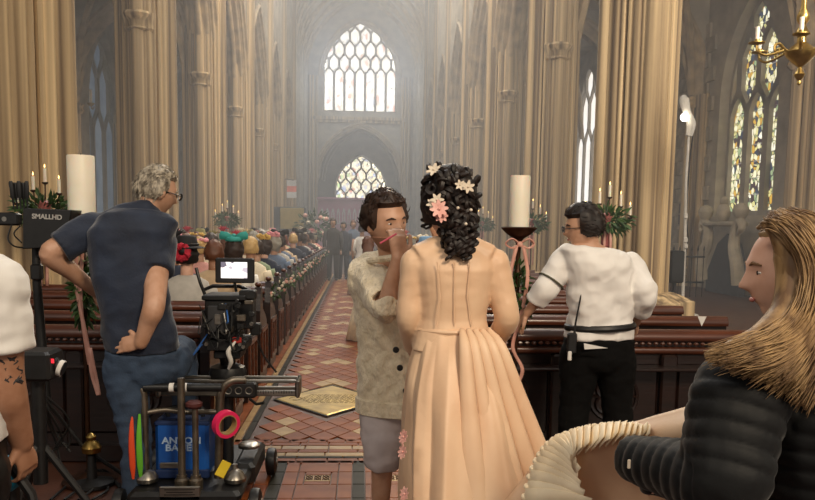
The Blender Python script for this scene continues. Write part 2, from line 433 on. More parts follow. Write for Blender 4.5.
def clip(P, Q):      # convex clip of P by convex ccw Q
    out = P
    for i in range(len(Q)):
        a, b_ = V(Q[i]), V(Q[(i+1) % len(Q)]); e = b_-a; inp = out; out = []
        if not inp: break
        side = lambda p: e.x*(p[1]-a.y)-e.y*(p[0]-a.x)
        for j in range(len(inp)):
            p, q = inp[j-1], inp[j]; sp, sq = side(p), side(q)
            if sq >= 0:
                if sp < 0: t = sp/(sp-sq); out.append((p[0]+(q[0]-p[0])*t, p[1]+(q[1]-p[1])*t))
                out.append(q)
            elif sp >= 0: t = sp/(sp-sq); out.append((p[0]+(q[0]-p[0])*t, p[1]+(q[1]-p[1])*t))
    res = []
    for p in out:
        if not res or (V(p)-V(res[-1])).length > 1e-3: res.append(p)
    if len(res) > 1 and (V(res[0])-V(res[-1])).length < 1e-3: res.pop()
    return res
def area_of(P): return abs(sum(P[i][0]*P[(i+1) % len(P)][1]-P[(i+1) % len(P)][0]*P[i][1] for i in range(len(P))))/2 if len(P) > 2 else 0
def traceried(label, f, a, sill, spr, Rr, lights, glass, bar=.09, rows=9, cellh=None, panes=0, depth=.25, split=0):
    """window in local (u, v): u across, v up.  f(u,v,w) to world, w outward depth"""
    WN[0] += 1
    w = 2*a/lights; arch = [(-a, sill), (a, sill)]+[(u, spr+v) for u, v in arch_pts(a, Rr, 14)[::-1]]
    cells = []; hs = w*.55
    zt = spr-w*.35
    lan = lambda u0: [(u0-w/2, sill), (u0+w/2, sill), (u0+w/2, zt), (u0+w*.28, zt+hs*.62), (u0, zt+hs), (u0-w*.28, zt+hs*.62), (u0-w/2, zt)]
    for i in range(lights): cells.append((lan(-a+(i+.5)*w), 1))
    ch = cellh or w*1.45
    v0 = zt; r = 0
    while v0 < spr+Rr*1.2 and r < rows:
        # ogee cell: bottom point at (u, v0), widest v0+hs.. v0+ch, top v0+ch+hs
        off = 0 if r % 2 == 0 else .5
        for i in range(-1, lights+2):
            u0 = -a+(i+off)*w
            P = [(u0, v0), (u0+w*.22, v0+hs*.38), (u0+w/2, v0+hs), (u0+w/2, v0+ch), (u0+w*.22, v0+ch+hs*.62), (u0, v0+ch+hs), (u0-w*.22, v0+ch+hs*.62), (u0-w/2, v0+ch), (u0-w/2, v0+hs), (u0-w*.22, v0+hs*.38)]
            cells.append((P, 0))
        v0 += ch; r += 1
    tr = MB(); root = None; wins = []
    for P, kind in cells:
        Q = clip(P, arch)
        if area_of(Q) < .02*w*w: continue
        I = inset_poly(Q, bar)
        if area_of(I) < .01*w*w or area_of(I) > area_of(Q): I = [(sum(p[0] for p in Q)/len(Q),)*1+(sum(p[1] for p in Q)/len(Q),)]*0
        if not I: 
            tr.prism(Q, depth, f); continue
        n = len(Q)
        tr.loft([[f(u, v, 0) for u, v in Q], [f(u, v, 0) for u, v in I], [f(u, v, depth) for u, v in I]], cap=False)
        wins.append(I)
    root = struct(ob('window_%d' % WN[0], tr, TRAC, smooth=False, fix=False), label)
    for I in wins:
        parts = [I]
        hh = max(p[1] for p in I)-min(p[1] for p in I)
        if split and hh > split*1.6:
            k = round(hh/split); parts = []; lo = min(p[1] for p in I)
            for q in range(k):
                A, B = lo+hh*q/k+.012, lo+hh*(q+1)/k-.012
                S = clip(I, [(-99, A), (99, A), (99, B), (-99, B)])
                if area_of(S) > .002: parts.append(S)
        for S in parts:
            b = MB(); b.prism(S, .03, lambda u, v, ww: f(u, v, ww+depth*.6)); ob('pane', b, glass, root, smooth=False)
    return root
def arch_hole_wall(b, f, u0, u1, v0, v1, a, sill, spr, Rr, thick, uc=0):
    ap = [(u+uc, spr+v) for u, v in arch_pts(a, Rr, 14)]
    for w in (0, thick):
        b.grid([[f(u, v, w) for u, v in ap], [f(u, v1, w) for u, v in ap]], 2, len(ap))
        for A, B in ((u0, uc-a), (uc+a, u1)): b.add([f(A, v0, w), f(B, v0, w), f(B, v1, w), f(A, v1, w)], [(0, 1, 2, 3)])
        if sill > v0: b.add([f(uc-a, v0, w), f(uc+a, v0, w), f(uc+a, sill, w), f(uc-a, sill, w)], [(0, 1, 2, 3)])
    op = [(uc-a, sill)]+ap+[(uc+a, sill)]
    b.grid([[f(u, v, 0) for u, v in op], [f(u, v, thick) for u, v in op]], 2, len(op))
    b.add([f(uc-a, sill, 0), f(uc+a, sill, 0), f(uc+a, sill, thick), f(uc-a, sill, thick)], [(0, 1, 2, 3)])
def aisle_wall(name, X, s, wins, y0, y1):
    b = MB(); ys = [y0]
    for i, (yc, a, sill, spr, Rr) in enumerate(wins):
        A = y0 if i == 0 else (wins[i-1][0]+yc)/2; B = y1 if i == len(wins)-1 else (wins[i+1][0]+yc)/2
        arch_hole_wall(b, lambda u, v, w: V((X+s*w, u, v)), A, B, 0, 11, a, sill, spr, Rr, .6, yc)
    return struct(ob(name, b, WALL, smooth=False, fix=False), 'stone outer wall of the side aisle')
LWIN = [(12.5, 1.7, 2.2, 5.0, 3.0), (18, 1.7, 2.2, 5.0, 3.0), (23.5, 1.7, 2.2, 5.0, 3.0), (30.2, 1.9, 1.8, 5.4, 3.2), (36.5, 1.7, 2.2, 5, 3)]
RWIN = [(13, 1.5, 1.95, 4.9, 2.6), (19.45, 1.5, 1.95, 4.95, 2.6), (26, 1.5, 1.95, 4.9, 2.6), (33.5, 1.7, 1.5, 5.6, 3.0), (40, 1.6, 1.95, 5, 2.6)]
awl = aisle_wall('wall_aisle_left', AWL, -1, LWIN, 2, 58); awr = aisle_wall('wall_aisle_right', AWR, 1, RWIN, 2, 58)
for i, (yc, a, sill, spr, Rr) in enumerate(LWIN):
    traceried('blue grey side aisle window with stone tracery', lambda u, v, w: V((AWL-.25-w, yc+u, v)), a, sill, spr, Rr, 3, GLB, bar=.09, rows=4, depth=.2)
for i, (yc, a, sill, spr, Rr) in enumerate(RWIN):
    traceried('three light stained glass window with figures' if i == 1 else 'bright side aisle window with stone tracery', lambda u, v, w: V((AWR+(.03 if i == 3 else .25)+w, yc+u, v)), a, sill, spr, Rr, 3, GLS if i in (1,) else GLW, bar=.13 if i == 1 else .05, rows=4, depth=.2, split=.42 if i == 1 else 0)
# ashlar blocks of the right aisle wall seen beside the window, window reveal shafts
for k, (A, B) in enumerate(((21.3, 24.2),)):
    z = 0; row = 0; bm_ = MB(); bm_.cbox((0, 0, 0), (.10, .70, .385), .012)
    me = None
    while z < 7:
        y = A+(.35 if row % 2 else 0)
        while y < B:
            if me is None:
                o = ob('ashlar_block', bm_, ASH, awr, smooth=False); me = o.data
            else:
                o = bpy.data.objects.new('ashlar_block', me); C.objects.link(o); o.parent = awr
            o.location = (AWR-.02, y+.36, z+.2); y += .72
        z += .4; row += 1
def shafts(name, X, y, z0, z1, parent, s):
    b = MB()
    for dy, dx, r in ((0, .32, .13), (-.2, .2, .07), (.2, .2, .07), (-.34, .12, .09), (.34, .12, .09), (-.48, .05, .05), (.48, .05, .05)):
        b.tube([V((X-s*dx, y+dy, z0)), V((X-s*dx, y+dy, z1))], r, 10)
    b.box((X-s*.05, y, (z0+z1)/2), (.3, .9, z1-z0))
    for z in (z0+.3, z1-.25): b.lathe([(.16, -.1), (.24, 0), (.2, .1), (.26, .2), (.14, .24)], 10, c=(X-s*.32, y, z))
    return ob(name, b, STONE, parent)
# transverse arches across the aisles
prof2 = [(.45, .24), (.36, .26), (.30, .20), (.22, .22), (.14, .14), (.05, .10), (0, 0), (.05, -.10), (.14, -.14), (.22, -.22), (.30, -.20), (.36, -.26), (.45, -.24)]
for side, X, AX, ys, par in ((-1, XL, AWL, LP, awl), (1, XR, AWR, RP, awr)):
    for y in ys:
        if side > 0 and 32 < y < 34: continue
        xi, xo = X+side*.45, AX-side*.3; xm = (xi+xo)/2; a = abs(xo-xi)/2
        b = MB(); arch_sweep(b, a, a*1.5, prof2, lambda u, v, d: V((xm+u, y+d, SPR+.1+v)))
        ob('transverse_arch', b, STONE2, par, angle=40)
        ap = arch_pts(a+.4, a*1.5+.4, 12); w = MB()
        for d in (-.2, .2): w.grid([[V((xm+u, y+d, SPR+.1+v)) for u, v in ap], [V((xm+u, y+d, 11)) for u, v in ap]], 2, len(ap))
        ob('arch_spandrel', w, WALL, par, smooth=False)
        shafts('wall_shaft', AX, y, 0, SPR+.15, par, side)
    trans = None
    # wall ribs and vault webs of the aisle
    for y0, y1 in zip(ys[:-1], ys[1:]):
        b = MB(); ym = (y0+y1)/2
        for k in range(4):
            cx, cy = ((xi, y0), (xi, y1), (xo, y0), (xo, y1))[k]
            b.tube([V((lerp(cx, xm, t), lerp(cy, ym, t), SPR+.2+3.6*math.sqrt(max(0, 1-(1-t)**2)))) for t in [i/10 for i in range(11)]], .1, 6)
        ob('vault_rib', b, STONE2, par)
# aisle ceilings
for nm, x0, x1 in (('ceiling_aisle_left', AWL-.5, XL), ('ceiling_aisle_right', XR, AWR+.5)):
    b = MB(); b.box(((x0+x1)/2, 30, 9.1), (abs(x1-x0), 56, .2)); struct(ob(nm, b, WALL, smooth=False), 'stone ceiling over the side aisle')

# ---- chancel: side walls, vault, east wall with two windows
YE = 58.0
b = MB()
for s in (-1, 1):
    y0 = (LP if s < 0 else RP)[-1]
    b.box((s*4.15, (y0+YE)/2, 7.5), (.5, YE-y0, 15))
    y = y0
    while y < YE:
        for dy, r in ((0, .16), (.3, .08), (-.3, .08)): b.tube([V((s*3.85, y+dy, 0)), V((s*3.85, y+dy, 12.2))], r, 8)
        for q in range(1, 6): b.box((s*3.88, y+q*.75, 9), (.1, .12, 12))
        y += 4.4
for nm, s in (('wall_chancel_left', -1), ('wall_chancel_right', 1)):
    pass
struct(ob('wall_chancel', b, WALL, angle=40), 'hazy panelled stone side walls of the chancel')
b = MB(); a = 4.0; Rr = 5.6; vy0 = 30.0
ap = arch_pts(a, Rr, 12)
b.grid([[V((u, yy, 12.2+v+.12)) for u, v in ap] for yy in (44, YE)], 2, len(ap))
ceil = struct(ob('ceiling', b, WALL, smooth=False), 'ribbed stone vault of the chancel')
for yy in [44+2.35*i for i in range(6)]+[YE-.3]:
    b = MB(); b.tube([V((u, yy, 12.2+v)) for u, v in ap], .16, 6); ob('vault_rib', b, STONE2, ceil)
for i in range(6):
    ya, yb = 44+2.35*i, 44+2.35*(i+1)
    for s in (-1, 1):
        b = MB(); h = len(ap)//2
        for A, B in ((ya, yb+2.0), (yb, ya-2.0)):
            b.tube([V((s*abs(ap[j][0]), lerp(A, B, j/h), 12.2+ap[j][1]-.03)) for j in range(h+1)], .09, 5)
        ob('vault_rib', b, STONE2, ceil)
def fe(y): return lambda u, v, w: V((u, y+w, v))
b = MB(); wx = -.1
arch_hole_wall(b, fe(YE), -4.4, 4.4, 9.0, 18.6, 2.66, 9.75, 12.2, 4.0, .7, wx)
arch_hole_wall(b, fe(YE), -4.4, 4.4, 0, 9.0, 3.0, 0, 4.9, 3.9, .7, wx)
east = struct(ob('wall_east', b, WALL, smooth=False, fix=False), 'hazy stone end wall with the great window over an open arch')
for A, Rq, sp in ((3.0, 3.9, 4.9), (2.66, 4.0, 12.2)):
    for k in range(3):
        b = MB(); b.tube([V((wx+u, YE-.06+.1*k-.1, sp+v)) for u, v in arch_pts(A+.14-.13*k+.1, Rq+.14-.13*k+.1, 14)], .085, 6); ob('arch_moulding', b, STONE2, east)
b = MB(); b.box((wx, YE-.15, 9.25), (6.6, .5, .22)); b.box((wx, YE-.1, 9.05), (6.3, .36, .16)); ob('cornice', b, STONE, east, smooth=False)
b = MB()
for s in (-1, 1):
    for k, d in enumerate((3.05, 3.3, 3.55)):
        b.tube([V((wx+s*d, YE-.2-.05*k, 0)), V((wx+s*d, YE-.2-.05*k, 12.2))], .10, 8)
ob('jamb_shaft', b, STONE, east)
traceried('great seven light window with honeycomb tracery', lambda u, v, w: V((wx+u, YE+.3+w, v)), 2.6, 9.8, 12.75, 3.7, 7, GLE, bar=.085, rows=7, cellh=.95)
# lady chapel behind the arch
YL = 66.0
b = MB(); arch_hole_wall(b, fe(YL), -4.5, 4.5, 0, 11, 2.15, 3.5, 4.55, 3.05, .5, .05)
for s in (-1, 1): b.box((s*4.5, (YE+YL)/2+.5, 5.5), (.4, YL-YE, 11))
lady = struct(ob('wall_chapel', b, WALL, smooth=False, fix=False), 'stone wall of the chapel beyond the open arch')
traceried('smaller five light chapel window with rounded tracery', lambda u, v, w: V((.05+u, YL+.15+w, v)), 2.1, 3.6, 4.55, 3.0, 5, GLE2, bar=.08, rows=5, cellh=.85)
b = MB()
for k in range(4): b.tube([V((.0+u, YE+1+1.9*k, 5.2+v)) for u, v in arch_pts(3.3-.12*k, 4.2, 10)], .13, 6)
b.grid([[V((u, yy, 5.4+v)) for u, v in arch_pts(4.3, 5.6, 10)] for yy in (YE+.6, YL+.4)], 2, 21)
ob('chapel_vault', b, WALL, lady)

# ---- haze
b = MB(); b.box((0, 37, 9), (18.4, 58, 18.2))
HZ = bpy.data.materials.new('haze'); HZ.use_nodes = True; nt = HZ.node_tree; nt.nodes.clear()
mo = nt.nodes.new('ShaderNodeOutputMaterial'); vs = nt.nodes.new('ShaderNodeVolumeScatter'); vs.inputs['Color'].default_value = (.90, .91, .94, 1); vs.inputs['Density'].default_value = .020; vs.inputs['Anisotropy'].default_value = .1
nt.links.new(vs.outputs[0], mo.inputs['Volume'])
hz = ob('haze', b, HZ, smooth=False); tag(hz, 'thin smoky haze hanging in the nave', 'haze', kind='stuff')

# ================================================================== PEWS
XPL, XPR = -1.0, .52         # aisle faces of the pews
PIT, Y0, ROWS = .85, 5.1, 25
PW, PHT = 2.32, .86
def carved(b, x, y, z, s):       # quatrefoil tracery in a square, in the XZ plane at y
    for q in range(4):
        cx, cz = x+s*.42*cos(q*PI/2+PI/4), z+s*.42*sin(q*PI/2+PI/4)
        b.tube([V((cx+s*.36*cos(t), y, cz+s*.36*sin(t))) for t in [2*PI*k/14 for k in range(14)]], s*.07, 5, loop=True)
    b.tube([V((x+s*.95*cos(t), y, z+s*.95*sin(t))) for t in [2*PI*k/20 for k in range(20)]], s*.07, 5, loop=True)
    b.tube([V((x, y, z-s)), V((x, y, z+s))], s*.06, 5); b.tube([V((x-s, y, z)), V((x+s, y, z))], s*.06, 5)
def make_pew(s, first):           # local: x=0 at the aisle face, the bench runs along s*x
    root = thing('pew', 'pew', 'pew')
    W_ = PW; mx = s*W_/2
    b = MB(); b.box((mx, 0, .42), (W_, .035, .80)); ob('back_panel', b, OAK, root, smooth=False)
    b = MB(); b.loft([[V((x, y_, z_)) for y_, z_ in ((-.05, .79), (-.06, .81), (-.05, .83), (-.03, PHT), (.03, PHT), (.045, .83), (.035, .79))] for x in (0, s*W_)]); ob('top_rail', b, OAKR, root, angle=60)
    b = MB(); b.loft([[V((x, y_, z_)) for y_, z_ in ((-.035, .70), (-.05, .715), (-.05, .735), (-.035, .75), (0, .75), (0, .70))] for x in (0, s*W_)]); ob('moulding', b, OAKR, root, angle=60)
    b = MB(); b.cbox((mx, .30, .43), (W_-.1, .42, .035), .01); ob('seat', b, OAKR, root, smooth=False)
    b = MB(); b.cbox((mx, -.11, .62), (W_-.1, .16, .02), .006); ob('book_ledge', b, OAK, root, smooth=False)
    b = MB(); x = -s*.02
    prof = [(-.09, 0), (.46, 0), (.46, .40), (.44, .56), (.34, .62), (.14, .70), (.10, .84), (.05, .92), (-.02, .92), (-.06, .86), (-.09, .7)]
    b.prism(prof, .06, lambda u, v, w: V((x+s*(w-.04), u, v))); e = ob('pew_end', b, OAK, root, smooth=False)
    b = MB()
    for u0, u1, v0, v1 in ((-.05, .40, .10, .14), (-.05, .40, .48, .52), (-.05, -.02, .1, .52), (.37, .40, .1, .52), (.16, .19, .14, .48)): b.box((x-s*.048, (u0+u1)/2, (v0+v1)/2), (.022, u1-u0, v1-v0))
    ob('end_tracery', b, OAKR, e, smooth=False)
    b = MB(); b.ell((x-s*.01, .015, .945), (.034, .05, .026), 10, 6); ob('poppy_head', b, OAKR, e)
    if first:
        b = MB(); b.box((mx, -.05, .05), (W_, .07, .1)); ob('plinth', b, OAK, root, smooth=False)
        n = 3
        for i in range(n+1):
            b = MB(); b.cbox((s*(.06+i*(W_-.12)/n), -.035, .40), (.11, .06, .60), .012); ob('stile', b, OAK, root, smooth=False)
        for i in range(n):
            cx = s*(.06+(i+.5)*(W_-.12)/n)
            b = MB(); b.cbox((cx, -.022, .40), (.6, .03, .46), .012); ob('panel', b, OAK, root, smooth=False)
            b = MB(); carved(b, cx, -.045, .42, .17); ob('carved_quatrefoil', b, OAK, root)
        for i in range(44):
            pass
        b = MB()
        for i in range(int(W_/.045)): b.ell((s*(.03+i*.045), -.062, .775), (.018, .012, .012), 6, 4)
        o = ob('carved_beading', b, OAKR, root); o['kind'] = 'stuff'
    return root
for s, X, nm in ((-1, XPL, 'camera dolly'), (1, XPR, 'white shirt')):
    p1 = make_pew(s, True); p1.location = (X, Y0, 0); p1['label'] = 'rearmost dark oak pew with carved back panels on the %s side' % nm
    p = make_pew(s, False)
    for k in range(1, ROWS):
        o = p if k == 1 else dup(p)
        o.location = (X, Y0+PIT*k, 0)
        o['group'] = 'pews on the %s side of the aisle' % nm
        o['label'] = 'plain dark oak pew in the rows on the %s side' % nm

# ================================================================== PEOPLE
def headpt(d):
    x, y, z = d.x*.077, d.y*.098, d.z*.119
    t = max(0., -d.z); x *= 1-.32*t**1.6
    y *= (1-.42*t**1.2) if d.y < 0 else (1-.05*t)
    if d.y > 0:
        ax = abs(x); g = math.exp
        nz = 0
        if -.043 < z < .016: nz = (.016-z)/.046 if z > -.030 else (z+.043)/.013
        y += .030*max(nz, 0)**1.1*g(-(x/(.009+.007*max(0, -z)/.04))**2)
        y -= .010*g(-((ax-.032)/.014)**2-((z-.004)/.011)**2)
        y += .005*g(-((z-.026)/.010)**2)*(1 if ax < .055 else 0)
        y += .006*g(-(x/.021)**2-((z+.060)/.008)**2) - .004*g(-(x/.02)**2-((z+.075)/.006)**2)
        y += .010*g(-(x/.024)**2-((z+.100)/.017)**2)
    return V((x, y, z))
def sph(n, m):
    return [[V((sin(a)*cos(2*PI*j/n), sin(a)*sin(2*PI*j/n), -cos(a))) for j in range(n)] for a in [PI*(.02+.96*i/m) for i in range(m+1)]]
def frame(c, f, up=(0, 0, 1), s=1):
    f = V(f).normalized(); up = V(up); r = f.cross(up).normalized(); u = r.cross(f)
    m = M((r, f, u)).transposed().to_4x4(); m.translation = V(c); return m @ M.Scale(s, 4)
def head(b, xf):
    b.loft([[headpt(d) for d in r] for r in sph(44, 36)], xf=xf)
    for s in (-1, 1): b.ell((s*.080, -.008, -.008), (.010, .021, .033), 10, 8, xf=xf, rot=M.Rotation(s*-.35, 3, 'Z') @ M.Rotation(-.2, 3, 'X'))
def haircap(xf, mask, seed=0, rough=.010, freq=26, n=56, m=40):
    b = MB(); rows = []
    for r in sph(n, m):
        row = []
        for d in r:
            p = headpt(d); k = mask(d)
            q = V((p.x*freq, p.y*freq*.5, p.z*freq*.5+seed*9))
            t = k+(rough*NZ.noise(q)+rough*.6*NZ.noise(q*2.3) if k > .004 else 0)
            row.append(p+d*t if k > 0 else p*.90)
        rows.append(row)
    b.loft(rows, xf=xf); return b
def strands(b, xf, mask, cnt, ln, rad, seed, flow=lambda d: V((0, -.6, -1)), lift=.006):
    rr = random.Random(seed); k = 0
    while k < cnt:
        d = V((rr.gauss(0, 1), rr.gauss(0, 1), rr.gauss(0, 1))).normalized()
        t = mask(d)
        if t <= .004: continue
        k += 1; p = headpt(d)+d*(t*.8); fl = flow(d); fl = fl-d*fl.dot(d); fl = fl.normalized() if fl.length > .01 else V((0, -1, 0))
        fl = (fl+V((rr.uniform(-.4, .4), rr.uniform(-.4, .4), rr.uniform(-.3, .3)))).normalized(); L_ = ln*rr.uniform(.6, 1.2)
        b.tube([p, p+fl*L_*.4+d*lift, p+fl*L_+d*lift*rr.uniform(-.3, 1.4)], [rad, rad*.8, rad*.2], 4, xf=xf)
def hand(b, w, d, nrm, curl=.5, side=1, s=1.0, spread=.12, thumb=.7):
    """w wrist, d towards the knuckles, nrm out of the back of the hand; side=+1: thumb towards d x nrm"""
    w = V(w); d = V(d).normalized(); nrm = V(nrm); nrm = (nrm-d*nrm.dot(d)).normalized(); t = d.cross(nrm)*side
    def ring(c, hw, hd): return [c+t*hw*cos(a)+nrm*hd*sin(a) for a in [2*PI*k/12 for k in range(12)]]
    b.loft([ring(w-d*.02*s, .026*s, .020*s), ring(w+d*.02*s, .032*s, .018*s), ring(w+d*.06*s, .042*s, .016*s), ring(w+d*.092*s, .041*s, .013*s)])
    for i, (o, l) in enumerate(((.031, .074), (.011, .084), (-.010, .078), (-.030, .060))):
        p = w+d*.085*s+t*o*s; dd = (d+t*(o*spread/.03)).normalized(); pts = [p-d*.02*s, p]; ang = 0
        for q, f in enumerate((.45, .31, .24)):
            ang += curl*(.75, 1.0, .7)[q]
            p = p+(dd*cos(ang)-nrm*sin(ang))*l*f*s; pts.append(p)
        b.tube(pts, [.0105*s, .0100*s, .0092*s, .0085*s, .0065*s], 8)
    p = w+d*.02*s+t*.028*s; dd = (d*.7+t*.75-nrm*.25*thumb).normalized(); p1 = p+dd*.045*s; d2 = (d*.95+t*.15-nrm*.5*thumb).normalized(); p2 = p1+d2*.034*s; p3 = p2+(d2-nrm*.3*thumb).normalized()*.027*s
    b.tube([p, p1, p2, p3], [.0165*s, .0125*s, .0110*s, .0075*s], 8)
def superell(c, rv, fv, hw, hd, n=24, e=2.5):
    out = []
    for k in range(n):
        a = 2*PI*k/n; ca, sa = cos(a), sin(a)
        out.append(c+rv*hw*math.copysign(abs(ca)**(2/e), ca)+fv*hd*math.copysign(abs(sa)**(2/e), sa))
    return out
MALE = ((0, .165, .115), (.14, .165, .115), (.36, .150, .108), (.58, .162, .115), (.76, .178, .118), (.88, .172, .100), (.96, .12, .075), (1, .07, .06))
FEM = ((0, .165, .115), (.16, .160, .112), (.38, .118, .090), (.56, .132, .100), (.74, .150, .105), (.87, .145, .085), (.95, .10, .065), (1, .055, .05))
def torso(b, J, infl=0, t0=0, t1=1, prof=MALE, ks=1, bl=None):
    sp = spline([J['pel'], J['waist'], J['chest'], J['neck']], 10); n = len(sp)
    rv0, rv1 = V(J['rv0']).normalized(), V(J['rv1']).normalized(); rings = []
    for t, hw, hd in prof:
        if t < t0 or t > t1: continue
        i = t*(n-1); i0 = min(int(i), n-2); p = sp[i0].lerp(sp[i0+1], i-i0); tg = (sp[i0+1]-sp[i0]).normalized()
        rv = rv0.lerp(rv1, t).normalized(); fv = tg.cross(rv).normalized()
        rings.append(superell(p, rv, fv, hw*ks+infl, hd*ks+infl))
    b.loft(rings)
def limb(b, pts, rads, n=14, k=6):
    q = spline(pts, k); b.tube(q, fspl(rads, len(q)), n)
    b.ell(q[0], rads[0]*.98, 12, 8); b.ell(q[-1], rads[-1]*.98, 12, 8)
ARM = (.056, .050, .043, .042, .034, .027); LEG = (.092, .082, .062, .055, .056, .050, .038)
def armpts(sh, el, wr): return [sh, V(sh).lerp(V(el), .55), el, V(el).lerp(V(wr), .45), wr]
def cutpath(pts, frac):      # first frac of a polyline
    L_ = [(V(b)-V(a)).length for a, b in zip(pts, pts[1:])]; t = sum(L_)*frac; out = [V(pts[0])]
    for i, l in enumerate(L_):
        if t <= l: out.append(V(pts[i]).lerp(V(pts[i+1]), t/l)); break
        out.append(V(pts[i+1])); t -= l
    return out
def shoe(an, toe, m, parent, h=.06):
    an = V((an[0], an[1], 0)); d = V((toe[0], toe[1], 0)).normalized(); r = V((-d.y, d.x, 0)); b = MB()
    b.loft([[an+d*l+r*w*cos(a)+V((0, 0, max(zz+hh*sin(a), .0))) for a in [2*PI*k/12 for k in range(12)]] for l, w, zz, hh in ((-.09, .02, .05, .05), (-.075, .036, .06, .06), (0, .040, .06, .07), (.06, .045, .045, .05), (.12, .047, .035, .037), (.165, .036, .03, .03), (.185, .015, .025, .02))])
    return ob('shoe', b, m, parent, world=True)
def person(name, label, J, skin, hands=(), prof=MALE, ks=1, vox=.0065, hs=1.0, base=None, cat='person', legs=True, thin=-.012, ka=1):
    b = MB(); xf = frame(J['head'], J['face'], J.get('hup', (0, 0, 1)), hs); head(b, xf)
    hd = V(J['head']); f = xf.to_3x3() @ V((0, 1, 0)).normalized()
    b.tube([V(J['neck'])-V((0, 0, .03)), V(J['neck']).lerp(hd-f*.02*hs, .45), xf @ V((0, -.015, -.04))], [.062*ks, .054*ks, .056*hs], 14)
    torso(b, J, thin, prof=prof, ks=ks)
    for s in 'lr':
        limb(b, armpts(J[s+'sh'], J[s+'el'], J[s+'wr']), [r*ks*ka for r in ARM])
        if legs: limb(b, [J[s+'hip'], V(J[s+'hip']).lerp(V(J[s+'kn']), .5), J[s+'kn'], V(J[s+'kn']).lerp(V(J[s+'an']), .4), J[s+'an']], [r*ks*.92 for r in LEG])
    for h in hands: hand(b, *h[0], **h[1])
    base = V(base) if base else V((J['pel'][0], J['pel'][1], 0))
    o = remesh(name, b, skin, vox, 4, org=base, world=False)
    tag(o, label, cat); o['_x'] = 0; del o['_x']
    return o, xf
def facebits(o, xf, brow, eyes='#2a1c14', lips=None, beard=None):
    em = mat('eye_white', '#d8d0c8', rough=.2); ir = mat('eye_dark', eyes, rough=.15)
    for s in (-1, 1):
        b = MB(); b.ell((s*.032, .0735, .004), (.0125, .010, .0055), 10, 8, xf=xf); e = ob('eye', b, em, o, world=True)
        b = MB(); b.ell((s*.032, .0825, .004), (.005, .0025, .005), 8, 6, xf=xf); ob('iris', b, ir, e, world=True)
        b = MB(); b.tube([xf @ V(p) for p in ((s*.014, .094, .021), (s*.032, .092, .027), (s*.050, .078, .021))], [.0035, .0045, .002], 6); ob('eyebrow', b, brow, o, world=True)
    if lips:
        b = MB(); b.ell((0, .0885, -.060), (.019, .006, .006), 10, 6, xf=xf); ob('lips', b, lips, o, world=True)
def glasses(o, xf, m):
    g = MB()
    for s in (-1, 1):
        g.tube([xf @ V((s*.034+.024*cos(a), .112, .002+.017*sin(a))) for a in [2*PI*k/16 for k in range(16)]], .0024, 5, loop=True)
        g.tube([xf @ V(p) for p in ((s*.058, .110, .006), (s*.080, .04, .006), (s*.086, -.015, .002), (s*.084, -.03, -.016))], .0026, 5)
    g.tube([xf @ V((-.010, .113, .004)), xf @ V((.010, .113, .004))], .0024, 5)
    q = ob('glasses', g, m, o, world=True)
    b = MB()
    for s in (-1, 1): b.ell((s*.034, .111, .002), (.022, .0012, .0155), 12, 6, xf=xf)
    ob('lens', b, mat('spectacle_glass', '#ffffff', rough=.02, trans=1), q, world=True)
def garment(name, o, m, b, vox=.009, wr=.006, fq=(9, 9, 14), smooth=5, seed=0):
    def disp(p, n):
        q = V((p.x*fq[0]+seed*3.7, p.y*fq[1], p.z*fq[2])); a = NZ.noise(q); c = NZ.noise(q*2.1+V((4, 4, 4)))
        return wr*(.7*a+.5*c+.9*(.35-abs(NZ.noise(V((p.x*fq[0]*1.3+p.z*5, p.y*fq[1], p.z*fq[2]*1.1-p.x*6+seed))))))
    return remesh(name, b, m, vox, smooth, parent=o, disp=disp if wr else None)
def top(J, infl=.014, t0=.1, t1=.97, prof=MALE, ks=1, sl=.42, sinf=.014, arms='lr', flare=1.0):
    b = MB(); torso(b, J, infl, t0, t1, prof, ks)
    for s in arms:
        pts = cutpath(armpts(J[s+'sh'], J[s+'el'], J[s+'wr']), sl)
        r = fspl([x*ks for x in ARM], 20); r = fspl(r[:max(2, int(20*sl))], len(pts)); r = [x+sinf for x in r]; r[-1] *= flare
        q = spline(pts, 6); b.tube(q, fspl(r, len(q)), 16); b.ell(q[0], r[0], 12, 8)
    return b
def trousers(J, infl=.016, frac=1, t1=.2, prof=MALE, ks=1):
    b = MB(); torso(b, J, infl, 0, t1, prof, ks)
    for s in 'lr':
        pts = cutpath([J[s+'hip'], V(J[s+'hip']).lerp(V(J[s+'kn']), .5), J[s+'kn'], V(J[s+'kn']).lerp(V(J[s+'an']), .4), J[s+'an']], frac)
        r = [x*ks+infl for x in fspl(LEG, 20)][:max(3, int(20*frac))]
        q = spline(pts, 6); b.tube(q, fspl(r, len(q)), 16); b.ell(q[0], r[0], 12, 8)
    b.ell(V(J['pel'])-V((0, 0, .03)), (.165*ks+infl, .12*ks+infl, .12), 16, 10); return b

SK1 = mat('fair_skin', '#b08468', '#bf967e', rough=.5, scale=(20, 20, 20))
SK2 = mat('tanned_skin', '#95694f', '#a87c62', rough=.5, scale=(20, 20, 20))
SK3 = mat('pale_skin', '#d0a088', '#dcb09a', rough=.5, scale=(20, 20, 20))
BLK = mat('black_plastic', '#0c0c0d', '#171718', rough=.45, scale=(30, 30, 30))

